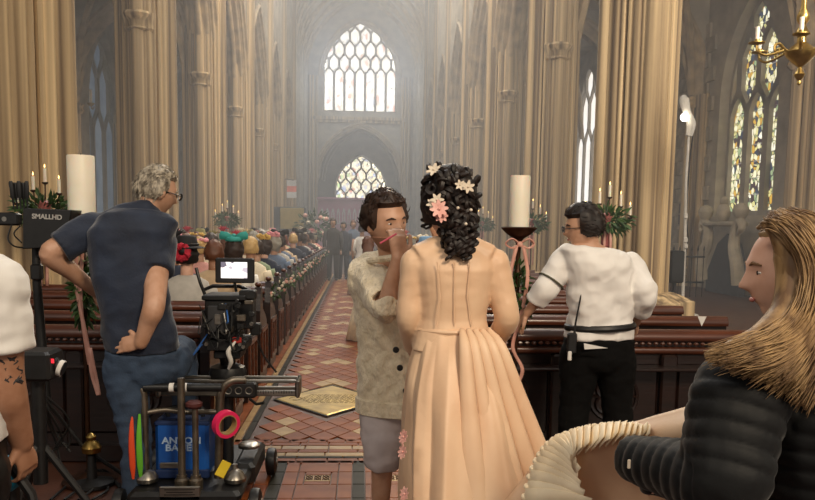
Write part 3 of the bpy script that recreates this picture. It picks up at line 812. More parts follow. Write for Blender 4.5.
# ---- man in the navy polo
Y = 4.1
J = dict(pel=at(146, 362, Y), waist=at(138, 322, Y-.04), chest=at(128, 250, Y-.06), neck=at(146, 211, Y+.02), rv0=(1, .25, .0), rv1=(1, .25, -.08), head=at(157, 192, Y+.06), face=(.80, .60, -.22), hup=(.12, .05, 1),
         lsh=at(93, 229, Y-.02), lel=at(50, 254, Y-.12), lwr=at(94, 290, Y+.10), rsh=at(159, 241, Y+.02), rel=at(153, 312, Y-.20), rwr=at(146, 342, Y-.22))
J['rwr'] = at(141, 343, Y-.19); J['rel'] = at(154, 306, Y-.22)
J['lhip'] = V(J['pel'])+V((-.10, -.03, -.02)); J['rhip'] = V(J['pel'])+V((.10, .03, -.02))
J['lkn'] = at(137, 450, Y-.05); J['lan'] = V((J['lkn'].x-.02, Y-.05, .08)); J['rkn'] = at(183, 352, Y+.36); J['rkn'].z = .80; J['ran'] = V((J['rkn'].x+.0, Y+.42, .27))
o, xf = person('person', 'man in navy polo shirt and jeans with grey hair, hands on hips', J, SK1, ks=1.02, ka=1.22,
    hands=[((J['rwr'], (-.9, .15, -.10), (-.1, -1, .1)), dict(curl=.22, side=1, spread=.2)), ((J['lwr'], (.6, .7, -.3), (-.6, .5, .3)), dict(curl=.4, side=-1))])
POLO = mat('navy_polo_knit', '#151d2e', '#202b40', rough=.8, scale=(8, 8, 8), bump=.15, bscale=(90, 90, 90), sheen=.25)
DENIM = mat('blue_denim', '#1e2a3b', '#384b64', rough=.85, scale=(7, 7, 5), bump=.2, bscale=(120, 120, 120))
bt = top(J, .024, .02, .96, sl=.33, sinf=.030, flare=1.10)
bt.tube([at(98, 228, Y-.02), at(124, 217, Y-.02), at(147, 209, Y+.01), at(160, 228, Y+.02)], [.062, .064, .060, .06], 14)
garment('polo_shirt', o, POLO, bt, wr=.012, fq=(6, 6, 9), seed=1)
b = MB(); b.tube([xf @ V((.066*cos(a), -.03+.07*sin(a), -.152+.016*sin(a))) for a in [2*PI*k/20 for k in range(20)]], .013, 8, loop=True, flat=1.5); ob('collar', b, POLO, o, world=True)
garment('jeans', o, DENIM, trousers(J, .020), wr=.009, fq=(8, 8, 12), seed=2)
GREY = mat('grey_hair', '#5d554a', '#aaa08f', rough=.6, scale=(60, 60, 25), contrast=.1)
def short(d): return .020*min(1, max(0, (d.z+.42-.75*max(0, d.y+.25))*3)) if (d.y < .25 or d.z > .52+.15*d.y) and d.z > -.55 else 0
hb = haircap(xf, short, 1, .010, 60); strands(hb, xf, short, 420, .035, .0022, 5, lambda d: V((d.x*.5, -.5, -.6+.9*max(0, d.z))))
ob('hair', hb, GREY, o, world=True); facebits(o, xf, GREY); glasses(o, xf, BLK)
for s in 'lr': 
    if s == 'l': shoe(J['lan'], (.2, 1), BLK, o)
b = MB(); a_ = V((J['ran'].x, J['ran'].y, .185)); b.loft([[a_+V((.045*cos(t)*w+0, l, .03+.05*h*sin(t))) for t in [2*PI*k/12 for k in range(12)]] for l, w, h in ((-.09, .5, .7), (-.06, .9, 1), (.05, 1, 1), (.13, 1, .7), (.18, .5, .4))]); ob('shoe', b, BLK, o, world=True)

# ---- man at the frame edge in a white t-shirt
Y = 2.55
J = dict(pel=at(-62, 470, Y), waist=at(-66, 400, Y), chest=at(-62, 310, Y), neck=at(-55, 245, Y+.02), rv0=(1, .2, 0), rv1=(1, .2, 0), head=at(-46, 190, Y+.06), face=(.3, .9, -.3),
         lsh=at(-115, 275, Y), lel=at(-135, 370, Y), lwr=at(-110, 440, Y+.1), rsh=at(-6, 288, Y), rel=at(6, 388, Y+.02), rwr=at(22, 442, Y+.12))
for s, dx in (('l', -.1), ('r', .1)):
    J[s+'hip'] = V(J['pel'])+V((dx, 0, -.02)); J[s+'kn'] = V((J['pel'].x+dx*1.1, Y+.03, .48)); J[s+'an'] = V((J['pel'].x+dx*1.2, Y-.02, .08))
o, xf = person('person', 'man in white t-shirt with a tattooed arm reaching down to a dolly wheel', J, SK2, ks=1.16, ka=1.22, hands=[((J['rwr'], (.10, .25, -1), (1, -.5, .1)), dict(curl=.55, side=1, s=1.05)), ((J['lwr'], (0, .2, -1), (-1, 0, 0)), dict(curl=.4, side=-1))])
TEE = mat('white_cotton', '#cfccc8', '#dedbd6', rough=.85, scale=(5, 5, 5), sheen=.2)
garment('t_shirt', o, TEE, top(J, .024, .05, .97, ks=1.16, sl=.36, sinf=.038, flare=1.08), wr=.008, seed=3)
garment('trousers', o, BLK, trousers(J, .02, ks=1.1), wr=.006, seed=4)
def short2(d): return .018 if (d.y < .25 or d.z > .55) and d.z > -.35 else 0
HB = mat('dark_brown_hair', '#1c110b', '#38241a', rough=.5, scale=(60, 60, 25))
ob('hair', haircap(xf, short2, 2), HB, o, world=True); facebits(o, xf, HB)
INK = mat('tattoo_ink', '#2d2a2c', rough=.6)
b = MB(); rr = random.Random(9); el, sh = V(J['rel']), V(J['rsh']); ax = (el-sh).normalized(); vd = (CAMP-sh.lerp(el, .6)); vd = (vd-ax*vd.dot(ax)).normalized(); tv = ax.cross(vd)
def onarm(t, a, extra=.0015):
    k = t*19*(.5); r_ = fspl(ARM, 40)[min(39, int(t*20))]*1.16*1.22; return sh.lerp(el, t)+(vd*cos(a)+tv*sin(a))*(r_+extra)
for k in range(16):
    t = rr.uniform(.62, .92); a = rr.uniform(-.9, .9); L_ = rr.uniform(.02, .06)
    b.tube([onarm(t+L_*q, a+.35*sin(q*2.2+k)*.6, -.0015) for q in (0, .5, 1, 1.5)], [.003, .005, .004, .0015], 5)
tt_ = ob('tattoo', b, INK, o, world=True); tt_['kind'] = 'stuff'
for s in 'lr': shoe(J[s+'an'], (.2, 1), BLK, o)

# ---- make-up artist in the cream cardigan
Y = 3.62
J = dict(pel=at(403, 400, Y+.05), waist=at(400, 350, Y+.05), chest=at(398, 290, Y+.03), neck=at(393, 257, Y-.02), rv0=(-1, .25, 0), rv1=(-1, .3, .05), head=at(386, 223, Y-.08), face=(.52, -.82, -.06), hup=(-.10, -.05, 1),
         rsh=at(370, 277, Y), rel=at(386, 306, Y-.30), rwr=at(398, 258, Y-.36), lsh=at(427, 282, Y+.06), lel=at(445, 300, Y+.1), lwr=at(440, 240, Y-.02))
for s, dx in (('r', -.09), ('l', .09)):
    J[s+'hip'] = V(J['pel'])+V((dx, 0, -.02)); J[s+'kn'] = V((J['pel'].x+dx*1.05, Y-.02, .47)); J[s+'an'] = V((J['pel'].x+dx*1.15, Y+.05, .08))
o, xf = person('person', 'man in cream cable cardigan dabbing make-up beside the bride', J, SK1, hs=1.06, hands=[((J['rwr'], (-.02, .10, 1), (.35, -.9, .1)), dict(curl=.75, side=1, s=1.0, spread=.10)), ((J['lwr'], (-.2, -.2, 1), (0, 1, .2)), dict(curl=.4, side=-1))])
CARD = mat('cream_knit', '#d2c3a6', '#e8dac0', rough=.95, scale=(24, 24, 18), bump=.8, bscale=(60, 60, 34), sheen=.3)
bt = top(J, .048, .0, .97, sl=.0001, sinf=.03, arms=''); 
pts = armpts(J['rsh'], J['rel'], J['rwr']); q = spline(cutpath(pts, .62), 6); bt.tube(q, fspl([.088, .085, .08, .075, .066], len(q)), 16); bt.ell(q[0], .088, 12, 8)
q = spline(cutpath(armpts(J['lsh'], J['lel'], J['lwr']), .7), 6); bt.tube(q, fspl([.085, .075, .065], len(q)), 16)
def cable(p, n): return .008*NZ.noise(V((p.x*9, p.y*9, p.z*12)))+.006*sin(p.x*75+sin(p.z*45)*1.3)*abs(cos(p.z*28))
remesh('cardigan', bt, CARD, .008, 4, parent=o, disp=cable)
b = MB(); b.loft([superell(V(J['pel'])+V((0, 0, dz)), V((-1, .25, 0)).normalized(), V((-.25, -1, 0)).normalized(), .165+i_, .115+i_) for dz, i_ in ((.02, .05), (.015, .058), (-.05, .058), (-.055, .05))]); ob('ribbed_hem', b, CARD, o, world=True)
for px, py in ((396, 350), (400, 368), (406, 391)):
    c = at(px, py, Y-.17); b2 = MB(); b2.lathe([(.0, -.012), (.013, -.012), (.015, -.004), (.013, .002), (.0, .003)], 10, xf=M.Translation(c) @ M.Rotation(PI/2, 4, 'X')); ob('button', b2, BLK, o, world=True)
b = MB(); b.tube([xf @ V((.072*cos(a), -.01+.075*sin(a), -.150+.012*sin(a))) for a in [2*PI*k/20 for k in range(20)]], .015, 8, loop=True); ob('collar', b, CARD, o, world=True)
SHORT = mat('pale_lilac_shorts', '#a79c9c', '#c0b5b4', rough=.85, scale=(6, 6, 6))
garment('shorts', o, SHORT, trousers(J, .026, .47), wr=.008, seed=6)
def mk(d): return .026*min(1, max(0, d.z+.35-.55*max(0, d.y+.1))*2.6) if (d.y < .35 or d.z > .60) and d.z > -.30 else 0
hb = haircap(xf, mk, 4, .012, 45); strands(hb, xf, mk, 300, .035, .0026, 8, lambda d: V((.3, .5, .7))); ob('hair', hb, HB, o, world=True)
STUB = mat('stubble_beard', '#8d634c', '#a0745c', rough=.8, scale=(120, 120, 120))
def bd(d): return .0035 if d.z < -.42 and d.y > -.25 and not (abs(d.x) < .3 and -.62 < d.z < -.47 and False) and d.z > -.97 else 0
facebits(o, xf, HB, lips=mat('lip', '#93574a', rough=.4)); ob('beard', haircap(xf, bd, 5, .001, 90), STUB, o, world=True)
b = MB(); w = V(J['rwr']); b.tube([w+V((-.01, -.06, .10)), w+V((-.075, -.04, .06))], [.004, .004], 6); br = ob('lip_brush', b, mat('pink_plastic', '#c4566a', rough=.35), smooth=True, org=w); tag(br, 'thin pink lip brush in the hand of the cardigan man', 'brush')
for s in 'lr': shoe(J[s+'an'], (.1, -1), BLK, o)

# ---- bride
Y = 3.05
J = dict(pel=at(455, 372, Y), waist=at(453, 325, Y), chest=at(454, 278, Y), neck=at(454, 244, Y), rv0=(1, 0, 0), rv1=(1, 0, 0), head=at(448, 208, Y+.03), face=(-.38, .92, .05),
         lsh=at(416, 264, Y), lel=at(409, 318, Y+.0), lwr=at(414, 352, Y+.16), rsh=at(494, 264, Y), rel=at(507, 318, Y-.02), rwr=at(494, 345, Y+.16))
for s, dx in (('l', -.09), ('r', .09)):
    J[s+'hip'] = V(J['pel'])+V((dx, 0, -.02)); J[s+'kn'] = V((J['pel'].x+dx, Y+.02, .48)); J[s+'an'] = V((J['pel'].x+dx, Y, .08))
o, xf = person('person', 'bride in peach silk gown seen from behind with dark curled updo', J, SK3, prof=FEM, ks=.94, hands=[((J['lwr'], (.5, .6, -.1), (-.6, .6, .2)), dict(curl=.4, side=-1, s=.9)), ((J['rwr'], (-.5, .6, -.1), (.6, .6, .2)), dict(curl=.4, side=1, s=.9))])
BR = o
SILK = mat('peach_silk', '#d4ac8a', '#e3c3a2', rough=.48, scale=(5, 5, 3), bump=.10, bscale=(16, 16, 22), sheen=.15)
bt = top(J, .012, .1, .985, FEM, .98, sl=.93, sinf=.007)
bt.tube([at(418, 258, Y-.02), at(436, 249, Y-.01), at(454, 246, Y), at(472, 249, Y-.01), at(490, 258, Y-.02)], [.052, .05, .046, .05, .052], 12)
garment('bodice', o, SILK, bt, .007, .0035, (7, 7, 14), seed=7)
b = MB()
for px0, px1, px2 in ((437, 440, 436), (470, 467, 472), (454, 454, 454)):
    b.tube([at(px0, 262, Y-.118), at(px1, 295, Y-.116), at(px2, 326, Y-.105)], .0022, 5)
ob('bodice_seam', b, SILK, o, world=True)
b = MB(); wz = at(453, 329, Y); b.tube([wz+V((.137*cos(a), .108*sin(a), .0)) for a in [2*PI*k/40 for k in range(40)]], .010, 8, loop=True); ob('waistband', b, SILK, o, world=True)
# skirt: pleated cone, swept out to the right and back
def skirt_pt(a, t):       # a: angle (0 = +x, -pi/2 = towards the camera), t 0..1 from the waist down
    drop = t*1.10; ex = lerp(.135, .42, t**.9); ey = lerp(.105, .50, t**.9)
    ex += .05*sin(min(t*6, PI/2)); ey += .035*sin(min(t*6, PI/2))
    back = max(0, -sin(a)); right = max(0, cos(a))
    n = 11; ph = a*n+1.2*sin(a*2)+.8*t*sin(a*3)
    pl = (abs((ph/PI) % 2-1)-.5)*2
    amp = (.010+.042*t)*(.25+.80*back)*min(1, t*8)*(.45+1.1*abs(NZ.noise(V((cos(a)*2.3, sin(a)*2.3, 3.1)))*1.6))
    r = 1+.0
    x = ex*cos(a)*(1-.62*t**.5*max(0, -cos(a))**.5)+.06*t*t*right-.0*t; y = ey*sin(a)
    d = V((cos(a), sin(a), 0)); p = V((x, y, 0))+d*amp*pl
    p += d*.01*NZ.noise(V((a*3, t*6, 1)))
    return V((wz.x+p.x, wz.y+p.y, wz.z-drop))
nu, nv = 40, 300
pts = [[skirt_pt(2*PI*j/nv, (i/(nu-1))) for j in range(nv)] for i in range(nu)]
b = MB(); b.grid(pts, nu, nv, closed=True); ob('skirt', b, SILK, o, world=True, angle=None)
# gathered overskirt pleats falling to the right
for k in range(5):
    x0 = 462+6.5*k
    g = [at(x0, 329, Y-.125+.012*k), at(x0+3+2.5*k, 348, Y-.18+.012*k), at(x0+6+6*k, 395, Y-.23+.02*k), at(x0+10+10*k, 450, Y-.28+.03*k), at(x0+16+15*k, 520, Y-.33+.04*k)]
    q = spline(g, 8); b = MB(); b.tube(q, fspl([.010, .022, .030, .040, .052], len(q)), 12, flat=.6, up=(0, -1, 0)); ob('skirt_fold', b, SILK, o, world=True, angle=None)
# train carried to the blonde woman
def surf(rows, ku=8, kv=10):
    rs = [spline(r, kv) for r in rows]; n = len(rs[0]); cols = [spline([r[j] for r in rs], ku) for j in range(n)]
    return [[cols[j][i] for j in range(n)] for i in range(len(cols[0]))]
rows = [[at(500, 505, Y-.34), at(530, 470, Y-.40), at(556, 440, Y-.55), at(590, 427, Y-.75), at(640, 420, Y-.95), at(700, 402, Y-1.05), at(740, 395, 1.95)],
        [at(505, 540, Y-.36), at(540, 500, Y-.48), at(566, 468, Y-.66), at(598, 450, Y-.85), at(645, 440, Y-1.02), at(700, 432, Y-1.12), at(745, 430, 1.9)],
        [at(510, 580, Y-.36), at(548, 545, Y-.45), at(580, 512, Y-.58), at(610, 495, Y-.72), at(650, 480, Y-.92), at(705, 470, Y-1.05), at(745, 470, 1.9)],
        [at(520, 640, Y-.36), at(560, 610, Y-.42), at(595, 580, Y-.5), at(625, 560, Y-.62), at(660, 540, Y-.85), at(710, 530, Y-1.0), at(750, 530, 1.9)]]
g = surf(rows); nu, nv = len(g), len(g[0])
for i in range(nu):
    for j in range(nv): g[i][j] = g[i][j]+V((0, -1, .3))*.018*sin(j*.55+i*.12)+V((0, -1, 0))*.012*NZ.noise(V((i*.2, j*.2, 0)))
b = MB(); b.grid(g, nu, nv); tro = ob('train', b, SILK, o, world=True, angle=None)
m_ = tro.modifiers.new('t', 'SOLIDIFY'); m_.thickness = .004
# pleated ruffle along the train hem
FR = mat('cream_ruffle_silk', '#e8d2b0', '#f6e6c8', rough=.5, scale=(8, 8, 8))
inner = spline([at(522, 508, 2.46), at(533, 470, 2.46), at(548, 446, 2.42), at(572, 434, 2.36), at(602, 428, 2.22), at(630, 428, 2.10), at(648, 432, 2.06)], 9)
outer = spline([at(590, 512, 2.30), at(580, 494, 2.30), at(577, 474, 2.28), at(574, 456, 2.24), at(600, 446, 2.12), at(626, 441, 2.04), at(648, 441, 2.02)], 9)
rq = random.Random(2); NPL = 24
def pick(c_, t): i = t*(len(c_)-1); i0 = min(int(i), len(c_)-2); return c_[i0].lerp(c_[i0+1], i-i0)
for k in range(NPL):
    b = MB(); t0, t1 = k/NPL, (k+1.45)/NPL; i0, i1 = pick(inner, t0), pick(inner, min(1, t1)); o0, o1 = pick(outer, t0), pick(outer, min(1, t1))
    up = V((-.10, -.55, .80)).normalized(); h = rq.uniform(.020, .034); wv = (i1-i0)
    A = [i0, i0.lerp(i1, .5)+up*h*.5, i1+up*h*.9]; B = [o0-up*.012, o0.lerp(o1, .5)+up*h*.4, o1+up*h*1.25+(o1-i1).normalized()*rq.uniform(-.012, .02)]
    rowsP = [[A[q].lerp(B[q], t)+up*.016*sin(PI*t) for q in range(3)] for t in (0, .2, .4, .6, .8, 1)]
    b.grid(rowsP, 6, 3); q = ob('ruffle_pleat', b, FR, tro, world=True, angle=None); mm = q.modifiers.new('t', 'SOLIDIFY'); mm.thickness = .003
    b = MB(); b.ell(i0+up*.008, (.013, .012, .012), 8, 6); ob('ruffle_gather', b, FR, tro, world=True)
# updo with curls
HBK = mat('near_black_hair', '#0b0605', '#22130d', rough=.55, scale=(50, 50, 20))
def bm1(d): return .030+.012*max(0, d.z) if (d.y < .30 or d.z > .45) and d.z > -.5 else 0
hb = haircap(xf, bm1, 7, .012, 30); rr = random.Random(21)
def curl(b, c, ax, r, h, turns, th, ph):
    ax = V(ax).normalized(); u = ax.orthogonal().normalized(); w = ax.cross(u); n = int(turns*12)
    b.tube([V(c)+ax*h*(i/n-.5)+(u*cos(ph+2*PI*turns*i/n)+w*sin(ph+2*PI*turns*i/n))*r for i in range(n+1)], [th*(.55+.45*sin(PI*i/n)) for i in range(n+1)], 6)
vdir = V((0, -1, 0))
for k in range(150):
    px = rr.gauss(453, 12); py = rr.uniform(168, 250)
    hw = 24 if 175 < py < 212 else (20 if py < 175 else 17 if py < 232 else 12)
    cxp = 452 if py < 215 else 458
    px = cxp+max(-1, min(1, rr.gauss(0, .55)))*hw; e = (px-cxp)/hw
    dep = Y+.03-.095*math.sqrt(max(.05, 1-e*e))-(.045 if py < 225 else .05)+(.03 if py < 176 else 0)
    curl(hb, at(px, py, dep), (rr.uniform(-1, 1), rr.uniform(-.4, .1), rr.uniform(-1, .3)), rr.uniform(.013, .021), rr.uniform(.015, .035), rr.uniform(.7, 1.3), rr.uniform(.009, .013), rr.uniform(0, 6))
for k in range(9):
    px = 449+3.2*k; curl(hb, at(px, 240+rr.uniform(-4, 8), Y-.12), (0, 0, -1), .010, .10, 3.2, .010, k)
for k in range(12): curl(hb, at(424+rr.uniform(0, 6), rr.uniform(185, 225), Y+rr.uniform(-.02, .06)), (0, .2, -1), .010, .05, 2, .007, k)
hb.ell(at(452, 190, Y-.03), (.085, .085, .10), 20, 14); hb.ell(at(456, 222, Y-.04), (.062, .06, .10), 16, 12)
ob('curled_updo', hb, HBK, o, world=True)
PET = mat('ivory_petal', '#cdbda8', '#ded2c0', rough=.6, scale=(20, 20, 20)); PNK = mat('blush_petal', '#d99b90', '#eabbb0', rough=.6, scale=(20, 20, 20))
def flower(c, n, size, m, parent, nm='hair_flower', tilt=(0, -1, .2), np_=6):
    b = MB(); f = V(tilt).normalized(); u = f.orthogonal().normalized(); w = f.cross(u)
    for k in range(np_):
        a = 2*PI*k/np_+n; d = u*cos(a)+w*sin(a); s_ = f.cross(d)
        L_ = [V(c)+d*size*l+s_*size*ww+f*size*hh for l, ww, hh in ((.1, -.1, 0), (.5, -.26, .12), (.9, -.16, .2), (1.05, 0, .16), (.9, .16, .2), (.5, .26, .12), (.1, .1, 0))]
        b.add(L_+[p-f*size*.06 for p in L_], [tuple(range(7)), tuple(range(13, 6, -1))]+[(i, (i+1) % 7, (i+1) % 7+7, i+7) for i in range(7)])
    b.ell(V(c)+f*size*.12, size*.16, 8, 6); return ob(nm, b, m, parent, world=True, smooth=False)
flower(at(460, 185, Y-.165), 0, .020, PET, o); flower(at(468, 187, Y-.155), .6, .025, PET, o)
flower(at(437, 200, Y-.13), .3, .026, PET, o); flower(at(439, 209, Y-.14), .1, .034, PNK, o, np_=8); flower(at(441, 216, Y-.13), .8, .026, PNK, o, np_=8); flower(at(432, 204, Y-.12), .5, .022, PET, o); flower(at(434, 170, Y-.08), .5, .03, PET, o, tilt=(-.4, -.7, .6))
for px, py in ((458, 208), (471, 210), (466, 224)):
    b = MB(); b.ell(at(px, py, Y-.165), .006, 8, 6); ob('hair_pearl', b, PET, o, world=True)

# ---- man in the white shirt
Y = 4.55
J = dict(pel=at(598, 352, Y), waist=at(600, 318, Y), chest=at(600, 272, Y-.02), neck=at(590, 243, Y-.03), rv0=(1, .1, 0), rv1=(1, .1, -.10), head=at(583, 228, Y-.04), face=(-.95, .12, -.10), hup=(-.10, -.02, 1),
         lsh=at(567, 258, Y), lel=at(545, 290, Y-.02), lwr=at(527, 313, Y+.06), rsh=at(630, 265, Y), rel=at(646, 294, Y-.12), rwr=at(636, 322, Y+.10))
for s, dx in (('l', -.1), ('r', .1)):
    J[s+'hip'] = V(J['pel'])+V((dx, 0, -.02)); J[s+'kn'] = V((J['pel'].x+dx*1.3, Y+.0, .46)); J[s+'an'] = V((J['pel'].x+dx*1.5, Y-.05, .08))
o, xf = person('person', 'man in white rolled-sleeve shirt with radio on belt, leaning on the pew', J, SK1, hands=[((J['lwr'], (-.3, .5, -.6), (-.7, -.2, .5)), dict(curl=.5, side=-1)), ((J['rwr'], (-.3, .8, -.4), (.6, .3, .4)), dict(curl=.4, side=1))])
SHIRT = mat('white_shirt_cotton', '#dcd8d4', '#ebe8e4', rough=.8, scale=(5, 5, 5), sheen=.15)
garment('shirt', o, SHIRT, top(J, .034, .10, .975, ks=1.02, sl=.78, sinf=.022), wr=.016, fq=(7, 7, 9), seed=8)
TRS = mat('black_trousers', '#030303', '#060505', rough=.9, spec=.2, scale=(6, 6, 6))
garment('trousers', o, TRS, trousers(J, .032, 1, .24, ks=1.05), wr=.008, seed=9)
b = MB(); c = at(600, 326, Y); b.tube([c+V((.196*cos(a), .160*sin(a), .01*cos(a))) for a in [2*PI*k/40 for k in range(40)]], .016, 8, loop=True, flat=1.3); ob('belt', b, BLK, o, world=True)
b = MB(); e0 = V(J['lsh']).lerp(V(J['lel']), .72); ax = (V(J['lel'])-V(J['lsh'])).normalized(); u = ax.orthogonal().normalized(); w = ax.cross(u)
b.tube([e0+(u*cos(a)+w*sin(a))*.079 for a in [2*PI*k/24 for k in range(24)]], .006, 6, loop=True); ob('sleeve_garter', b, mat('olive_elastic', '#4c4a3a', rough=.8), o, world=True)
b = MB(); c = at(596, 346, Y-.17); b.add([c+V(p) for p in ((-.07, 0, .015), (.07, 0, -.012), (-.065, 0, -.02), (-.07, .006, .015), (.07, .006, -.012), (-.065, .006, -.02))], [(0, 1, 2), (5, 4, 3), (0, 3, 4, 1), (1, 4, 5, 2), (2, 5, 3, 0)]); ob('note_paper', b, TEE, o, world=True, smooth=False)
def mk2(d): return .030*min(1, max(0, d.z+.45-.55*max(0, d.y+.1))*2.2) if (d.y < .25 or d.z > .55) and d.z > -.55 else 0
hb = haircap(xf, mk2, 9, .012, 40); strands(hb, xf, mk2, 260, .04, .0028, 18, lambda d: V((d.x*.4, -.8, -.4+.8*max(0, d.z)))); ob('hair', hb, HBK, o, world=True); facebits(o, xf, HBK, lips=mat('lip', '#93574a')); glasses(o, xf, BLK)
for s in 'lr': shoe(J[s+'an'], (0, 1), BLK, o)
c = at(572, 338, Y-.13); rt = thing('two_way_radio', 'black two-way radio with whip antenna clipped to the belt', 'radio', c)
b = MB(); b.cbox((0, 0, -.03), (.055, .035, .12), .008); ob('radio_body', b, BLK, rt, smooth=False)
b = MB(); b.tube([V((.012, 0, .02)), V((.018, 0, .09)), V((.045, .0, .26))], [.008, .006, .004], 8); ob('antenna', b, BLK, rt)
b = MB(); b.cbox((-.015, -.02, -.10), (.022, .012, .055), .004); ob('name_tag', b, TEE, rt, smooth=False)

# ---- blonde woman in the puffer jacket
Y = 1.78
J = dict(pel=at(812, 640, Y), waist=at(812, 545, Y), chest=at(808, 430, Y), neck=at(800, 340, Y+.02), rv0=(.25, -1, 0), rv1=(.35, -1, 0), head=at(792, 272, Y-.0), face=(-.97, .25, -.08), hup=(.03, 0, 1),
         lsh=at(740, 394, Y-.10), lel=at(722, 482, Y-.16), lwr=at(662, 466, Y+.05), rsh=at(838, 395, Y+.20), rel=at(800, 500, Y+.25), rwr=at(690, 480, Y+.30))
for s, dy in (('l', -.09), ('r', .09)):
    J[s+'hip'] = V(J['pel'])+V((0, dy, -.02)); J[s+'kn'] = V((J['pel'].x-.04, Y+dy, .44)); J[s+'an'] = V((J['pel'].x+.02, Y+dy, .08))
o, xf = person('person', 'blonde woman in black puffer jacket holding up the gown train', J, SK3, prof=FEM, ks=.98, vox=.006, hands=[((J['lwr'], V(J['lwr'])-V(J['lel']), (0, -.2, 1)), dict(curl=.25, side=1, s=.62, thumb=.2, spread=.04)), ((J['rwr'], (-1, .1, .1), (0, .2, 1)), dict(curl=.7, side=-1, s=.9))])
PUF = mat('black_quilted_nylon', '#060708', '#0b0c0e', rough=.68, spec=.3, scale=(6, 6, 6), sheen=.1, bump=.08, bscale=(30, 30, 30))
bt = MB(); torso(bt, J, .06, .0, .985, FEM, 1.0)
for s in 'lr':
    ex_ = V(J[s+'wr'])+(V(J[s+'wr'])-V(J[s+'el']))  .normalized()*.125; q = spline(armpts(J[s+'sh'], J[s+'el'], ex_), 8); bt.tube(q, fspl([.108, .102, .094, .084, .070, .060], len(q)), 18); bt.ell(q[0], .108, 14, 10)
bt.tube([at(745, 392, Y-.10), at(785, 362, Y), at(820, 362, Y+.10), at(838, 395, Y+.18)], [.10, .085, .085, .10], 14)
S_, E_, W_r = V(J['lsh']), V(J['lel']), at(618, 462, Y+.12)
def quilt(p, n):
    # baffles follow the sleeve where it is near, else run level
    def tl(A, B):
        d = B-A; t = max(0, min(1, (p-A).dot(d)/d.length_squared)); return t, (A+d*t-p).length, d.length
    t1, d1, l1 = tl(S_, E_); t2, d2, l2 = tl(E_, W_r)
    if d2 < .105 and d2 < d1: s_ = l1+t2*l2
    elif d1 < .125: s_ = t1*l1
    else: s_ = p.z*1.0+.02
    return .0075*(abs(sin(s_*PI/.042))**.5-.6)+.004*NZ.noise(p*18)
remesh('puffer_jacket', bt, PUF, .0075, 3, parent=o, disp=quilt)
b = MB(); b.tube([at(802+26*cos(a), 348+10*sin(a), Y+.08*sin(a)) for a in [2*PI*k/20 for k in range(20)]], .022, 10, loop=True); ob('collar', b, PUF, o, world=True)
b = MB(); c = at(629, 464, Y+.02); b.cbox(c, (.008, .004, .022), .002); ob('sleeve_logo', b, PET, o, world=True, smooth=False)
garment('trousers', o, BLK, trousers(J, .02, ks=.98, prof=FEM), wr=.006, seed=11)
BLN = mat('blonde_hair', '#5f4429', '#a3845a', rough=.55, scale=(30, 30, 6), contrast=.06, detail=6)
def wb(d): return .022 *min(1, max(.3, 1-d.y*1.6)) if (d.y < .12 or d.z > .70) and d.z > -.75 else 0
hb = haircap(xf, wb, 11, .008, 30); rr = random.Random(33)
B_ = CR @ V((0, 0, -1))
def wp(px, py, dy): return at(px, py, Y+dy)
paths = [  # guide strands (px, py, depth offset) from the brow/crown down over the shoulder
    [(768, 222, -.09), (782, 232, -.13), (800, 262, -.14), (800, 300, -.15), (778, 330, -.19), (748, 346, -.20), (712, 357, -.20)],
    [(772, 217, -.07), (795, 235, -.13), (812, 270, -.14), (806, 310, -.15), (785, 338, -.20), (752, 350, -.21), (722, 358, -.22)],
    [(780, 214, -.04), (806, 228, -.11), (824, 270, -.13), (815, 315, -.16), (795, 342, -.20), (770, 358, -.22), (745, 366, -.22)],
    [(764, 226, -.08), (778, 224, -.12), (806, 246, -.13), (826, 290, -.12), (822, 335, -.16), (812, 365, -.20), (800, 385, -.22)],
    [(776, 222, -.09), (784, 236, -.12), (795, 252, -.13), (800, 280, -.14), (792, 312, -.17), (768, 335, -.20), (738, 350, -.21)],
    [(790, 212, .0), (820, 225, -.06), (836, 270, -.08), (834, 320, -.12), (826, 360, -.17), (815, 385, -.2), (805, 405, -.21)],
    [(770, 219, .02), (790, 216, .06), (826, 232, .05), (842, 280, .02), (844, 340, .0), (840, 380, -.02), (836, 400, -.05)]]
gp = [[wp(*p) for p in g_] for g_ in paths]
for g_ in gp[:6]:
    q = spline(g_, 6); hb.tube([p+V((0, .028, -.004)) for p in q], fspl([.004, .014, .032, .036, .032, .024, .010], len(q)), 10)
for k in range(2400):
    i, j = rr.randrange(6), rr.randrange(6); t = rr.random()*.8
    g_ = [a.lerp(c, t) for a, c in zip(gp[i], gp[(i+1) % 6])] if rr.random() < .8 else gp[i]
    jit = V((rr.gauss(0, .010), rr.gauss(0, .014), rr.gauss(0, .010))); ph = rr.uniform(0, 6)
    q = spline([p+jit*(.5+.35*n_/6)+V((0, 0, .006*sin(ph+n_*1.7))) for n_, p in enumerate(g_)], 5)
    hb.tube(q, fspl([.0010, .0015, .0017, .0016, .0014, .0006], len(q)), 4)
ob('long_hair', hb, BLN, o, world=True, angle=None); facebits(o, xf, mat('light_brown_brow', '#7a5a3c', rough=.7), lips=mat('rose_lip', '#b26a62', rough=.4))
for s in 'lr': shoe(J[s+'an'], (-1, .1), BLK, o)

